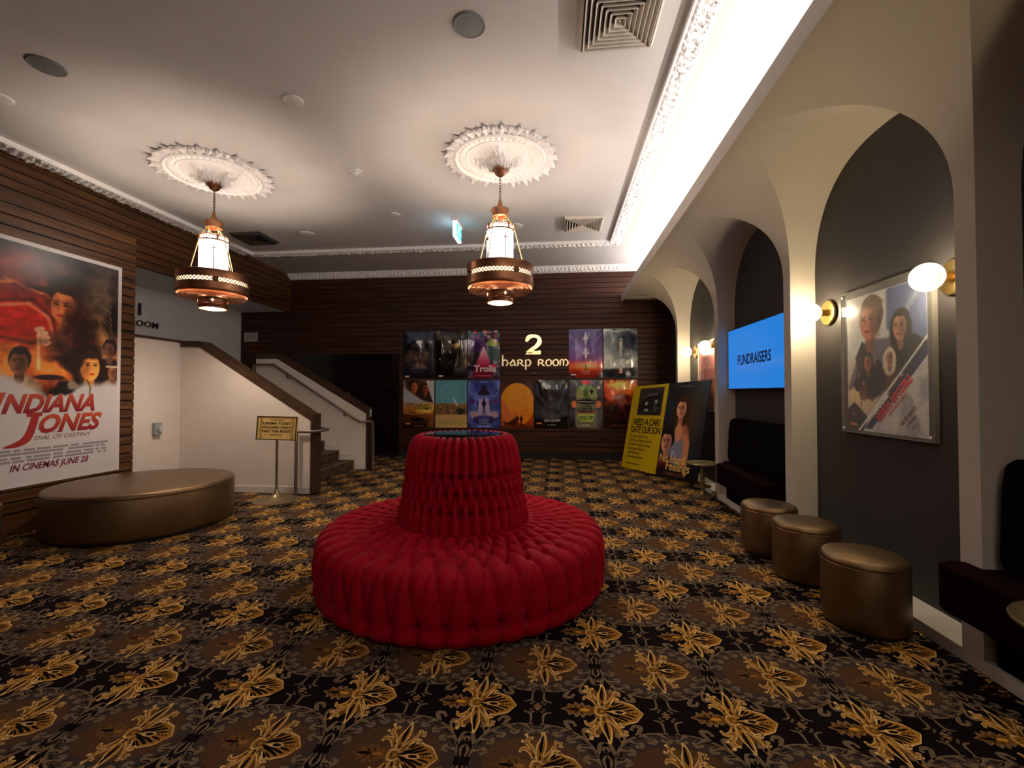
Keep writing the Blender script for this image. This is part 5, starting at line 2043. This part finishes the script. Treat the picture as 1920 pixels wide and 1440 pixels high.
# --- red print in the far arch
def p_red(s):
    s.fill((.80, .74, .70))
    s.poly([(.04, .03), (.96, .03), (.96, .97), (.04, .97)], (.62, .13, .12))
    s.grain(.12, 12)
    for i in range(5):
        for j in range(2):
            s.blob(.16 + i * .18, .62 - j * .14, .045, .03, (.72, .45, .42), .5)
    s.poly([(.30, .03), (.42, .50), (.55, .20), (.68, .50), (.82, .03), (.68, .03), (.62, .22), (.55, .03), (.48, .22), (.44, .03)], (.12, .05, .06), .95, 1)
    s.figure(.5, .05, .14, (.9, .88, .85))


t, cv = poster('framed_print', 'red film print on the dark wall in the far arch between the small globe lamps', (XW, 7.42, 1.15), R(-90), .86, 1.13, 110, p_red, cat='framed poster')
MB().box(-.43, .43, -.020, -.016, 0, 1.13).build('acrylic_sheet', M_CLEAR, t)

# --- wall screen
M_SCREEN = mat('screen_blue', (.03, .08, .2), .12, emit=.60, ecol=srgb((.13, .50, .86)), noise=.02)
t = thing('wall_screen', 'wall-mounted screen with a bright blue picture reading fundraisers, in the arch above the banquette', 'screen', (XW, 5.515, 1.49), R(-90))
MB().box(-.12, .12, -.06, 0, .25, .52).build('bracket', M_BLACK, t)
bevel(MB().box(-.765, .765, -.095, -.055, 0, .79).build('casing', M_BLACK, t), .004)
MB().box(-.752, .752, -.0965, -.095, .012, .778).build('display', M_SCREEN, t)
text('FUNDRAISERS', .175, mat('screen_navy', (.004, .006, .05), .4, noise=.02), t, (-.0, -.0972, .31), sx=.82, off=.003)

# --- leaning two-part banner
a_ = math.atan2(-.928, .372)
bl = thing('leaning_banner', 'big film banner, yellow on its left half, leaning against the far pillars', 'banner', (1.242, 8.892, 0), a_)
BW, BH = 2.16, 1.60


def p_ban(s):
    s.clouds((.07, .10, .14), (.17, .22, .27), 3, 41, 2.)
    yel = (s.u < .52)
    # right half: two generic heads, a woman looking over a man who rests his chin on his hand
    sv = s.u.copy()
    s.blob(.86, .62, .10, .30, (.32, .24, .16), 1.3, warp=.06, k=.6)
    s.blob(.745, .62, .085, .26, (.22, .12, .08), .5, warp=.03)
    s.blob(.78, .30, .085, .26, (.60, .38, .26), .25)
    s.poly([(.70, .44), (.82, .46), (.865, .38), (.875, .05), (.80, .05), (.76, .30)], (.70, .46, .32), 1, 3)
    s.blob(.73, .27, .075, .16, (.44, .46, .56), .25, warp=.02)
    s.head(.725, .715, .066, (.84, .60, .47), (.22, .12, .08), -.35, 1.2, asp=1.12)
    s.blob(.725, .47, .045, .10, (.76, .52, .40), .4)
    s.blob(.60, .45, .072, .09, (.06, .05, .06), .3, warp=.02)
    s.head(.603, .36, .078, (.80, .56, .46), (.05, .04, .05), -.5, .5, asp=1.1)
    s.blob(.62, .22, .03, .05, (.66, .44, .36), .4)
    s.blob(.60, .08, .10, .12, (.40, .18, .20), .5, warp=.04)
    s.blob(.75, .04, .25, .09, (.07, .05, .06), .6)
    s.bars(.62, .82, .945, .965, 1, (.40, .40, .42), .7)
    s.bars(.655, .735, .235, .275, 2, (.62, .64, .70), .8)
    s.mix(yel, (.88, .76, .08))
    # small photograph of a dark car on the yellow half
    s.poly([(.115, .64), (.47, .64), (.47, .965), (.115, .965)], (.20, .19, .20))
    s.poly([(.15, .82), (.20, .86), (.25, .92), (.39, .93), (.43, .88), (.44, .76), (.36, .70), (.17, .70)], (.05, .05, .06), 1, 1)
    s.poly([(.22, .865), (.26, .91), (.37, .92), (.39, .87)], (.22, .24, .27), 1, 1)
    s.poly([(.40, .87), (.385, .92), (.41, .90)], (.16, .17, .19), 1, 1)
    s.blob(.39, .71, .035, .06, (.02, .02, .02), .2)
    s.blob(.39, .71, .018, .032, (.38, .39, .40), .3)
    s.blob(.24, .78, .022, .022, (.75, .76, .76), .5)
    s.blob(.38, .80, .025, .022, (.68, .70, .70), .5)
    s.poly([(.22, .69), (.28, .69), (.28, .72), (.22, .72)], (.72, .72, .70))
    s.line([(.18, .84), (.26, .88), (.38, .89)], .006, (.55, .57, .60), .8)
    s.blob(.37, .73, .025, .05, (.30, .30, .31), .3)


cv = Canvas(BW, BH, 190)
p_ban(cv)
cv.c = np.where((cv.u < .52)[..., None], cv.c, cv.c * 1.25)
pr = cv.obj('print', bl, M_PAPER, y=-.004, x0=0)
bb = MB().box(0, BW, -.003, .012, 0, BH).build('board', M_BLACK, bl)
kids = [pr, bb]
kx = BW * .52
kids.append(text('NEED A CAR?', .175, M_INK, bl, (.61, -.0055, .835), sx=.92, off=.003, spacing=.88))
kids.append(text("'DATE' OUR SON", .175, M_INK, bl, (.61, -.0055, .69), sx=.80, off=.003, spacing=.88))
for i, ln in enumerate(["We need to satisfy our son.", "'Date' him and bring him out of his", "shell before he leaves for college.", "In exchange we'll give you", "a 2004 Buick Regal.", "Clean, reliable, 48k miles."]):
    kids.append(text(ln, .066, M_INK, bl, (.14, -.0055, .60 - i * .078), align='LEFT', sx=.86, spacing=.95))
kids.append(text('Serious inquiries only', .062, M_INK, bl, (.14, -.0055, .085), align='LEFT', sx=.86))
M_YEL = mi('gold_title', (.98, .82, .45))
kids.append(text('No Hard', .19, M_YEL, bl, (1.50, -.0055, .245), off=.003, sx=.95))
kids.append(text('Feelings', .20, M_YEL, bl, (1.67, -.0055, .125), off=.003, sx=.95))
kids.append(text('COMING SOON', .085, mi('dim_orange', (.55, .35, .22)), bl, (1.60, -.0055, .035), sx=.95))
# lean back: local +y is towards the wall; the right end stands slightly higher
LEAN = math.atan2(.345, BH)
for o in kids:
    n = len(o.data.vertices)
    co = np.empty(n * 3)
    o.data.vertices.foreach_get('co', co)
    co = co.reshape(-1, 3)
    x_, y0_, z_ = co[:, 0].copy(), co[:, 1].copy(), co[:, 2].copy()
    r_ = R(2.2)
    x2 = x_ * math.cos(r_) - z_ * math.sin(r_)
    z2 = x_ * math.sin(r_) + z_ * math.cos(r_)
    co[:, 0] = x2
    co[:, 1] = y0_ * math.cos(LEAN) + z2 * math.sin(LEAN)
    co[:, 2] = z2 * math.cos(LEAN) - y0_ * math.sin(LEAN)
    o.data.vertices.foreach_set('co', co.ravel())
    o.data.update()
bl.location.z = .004
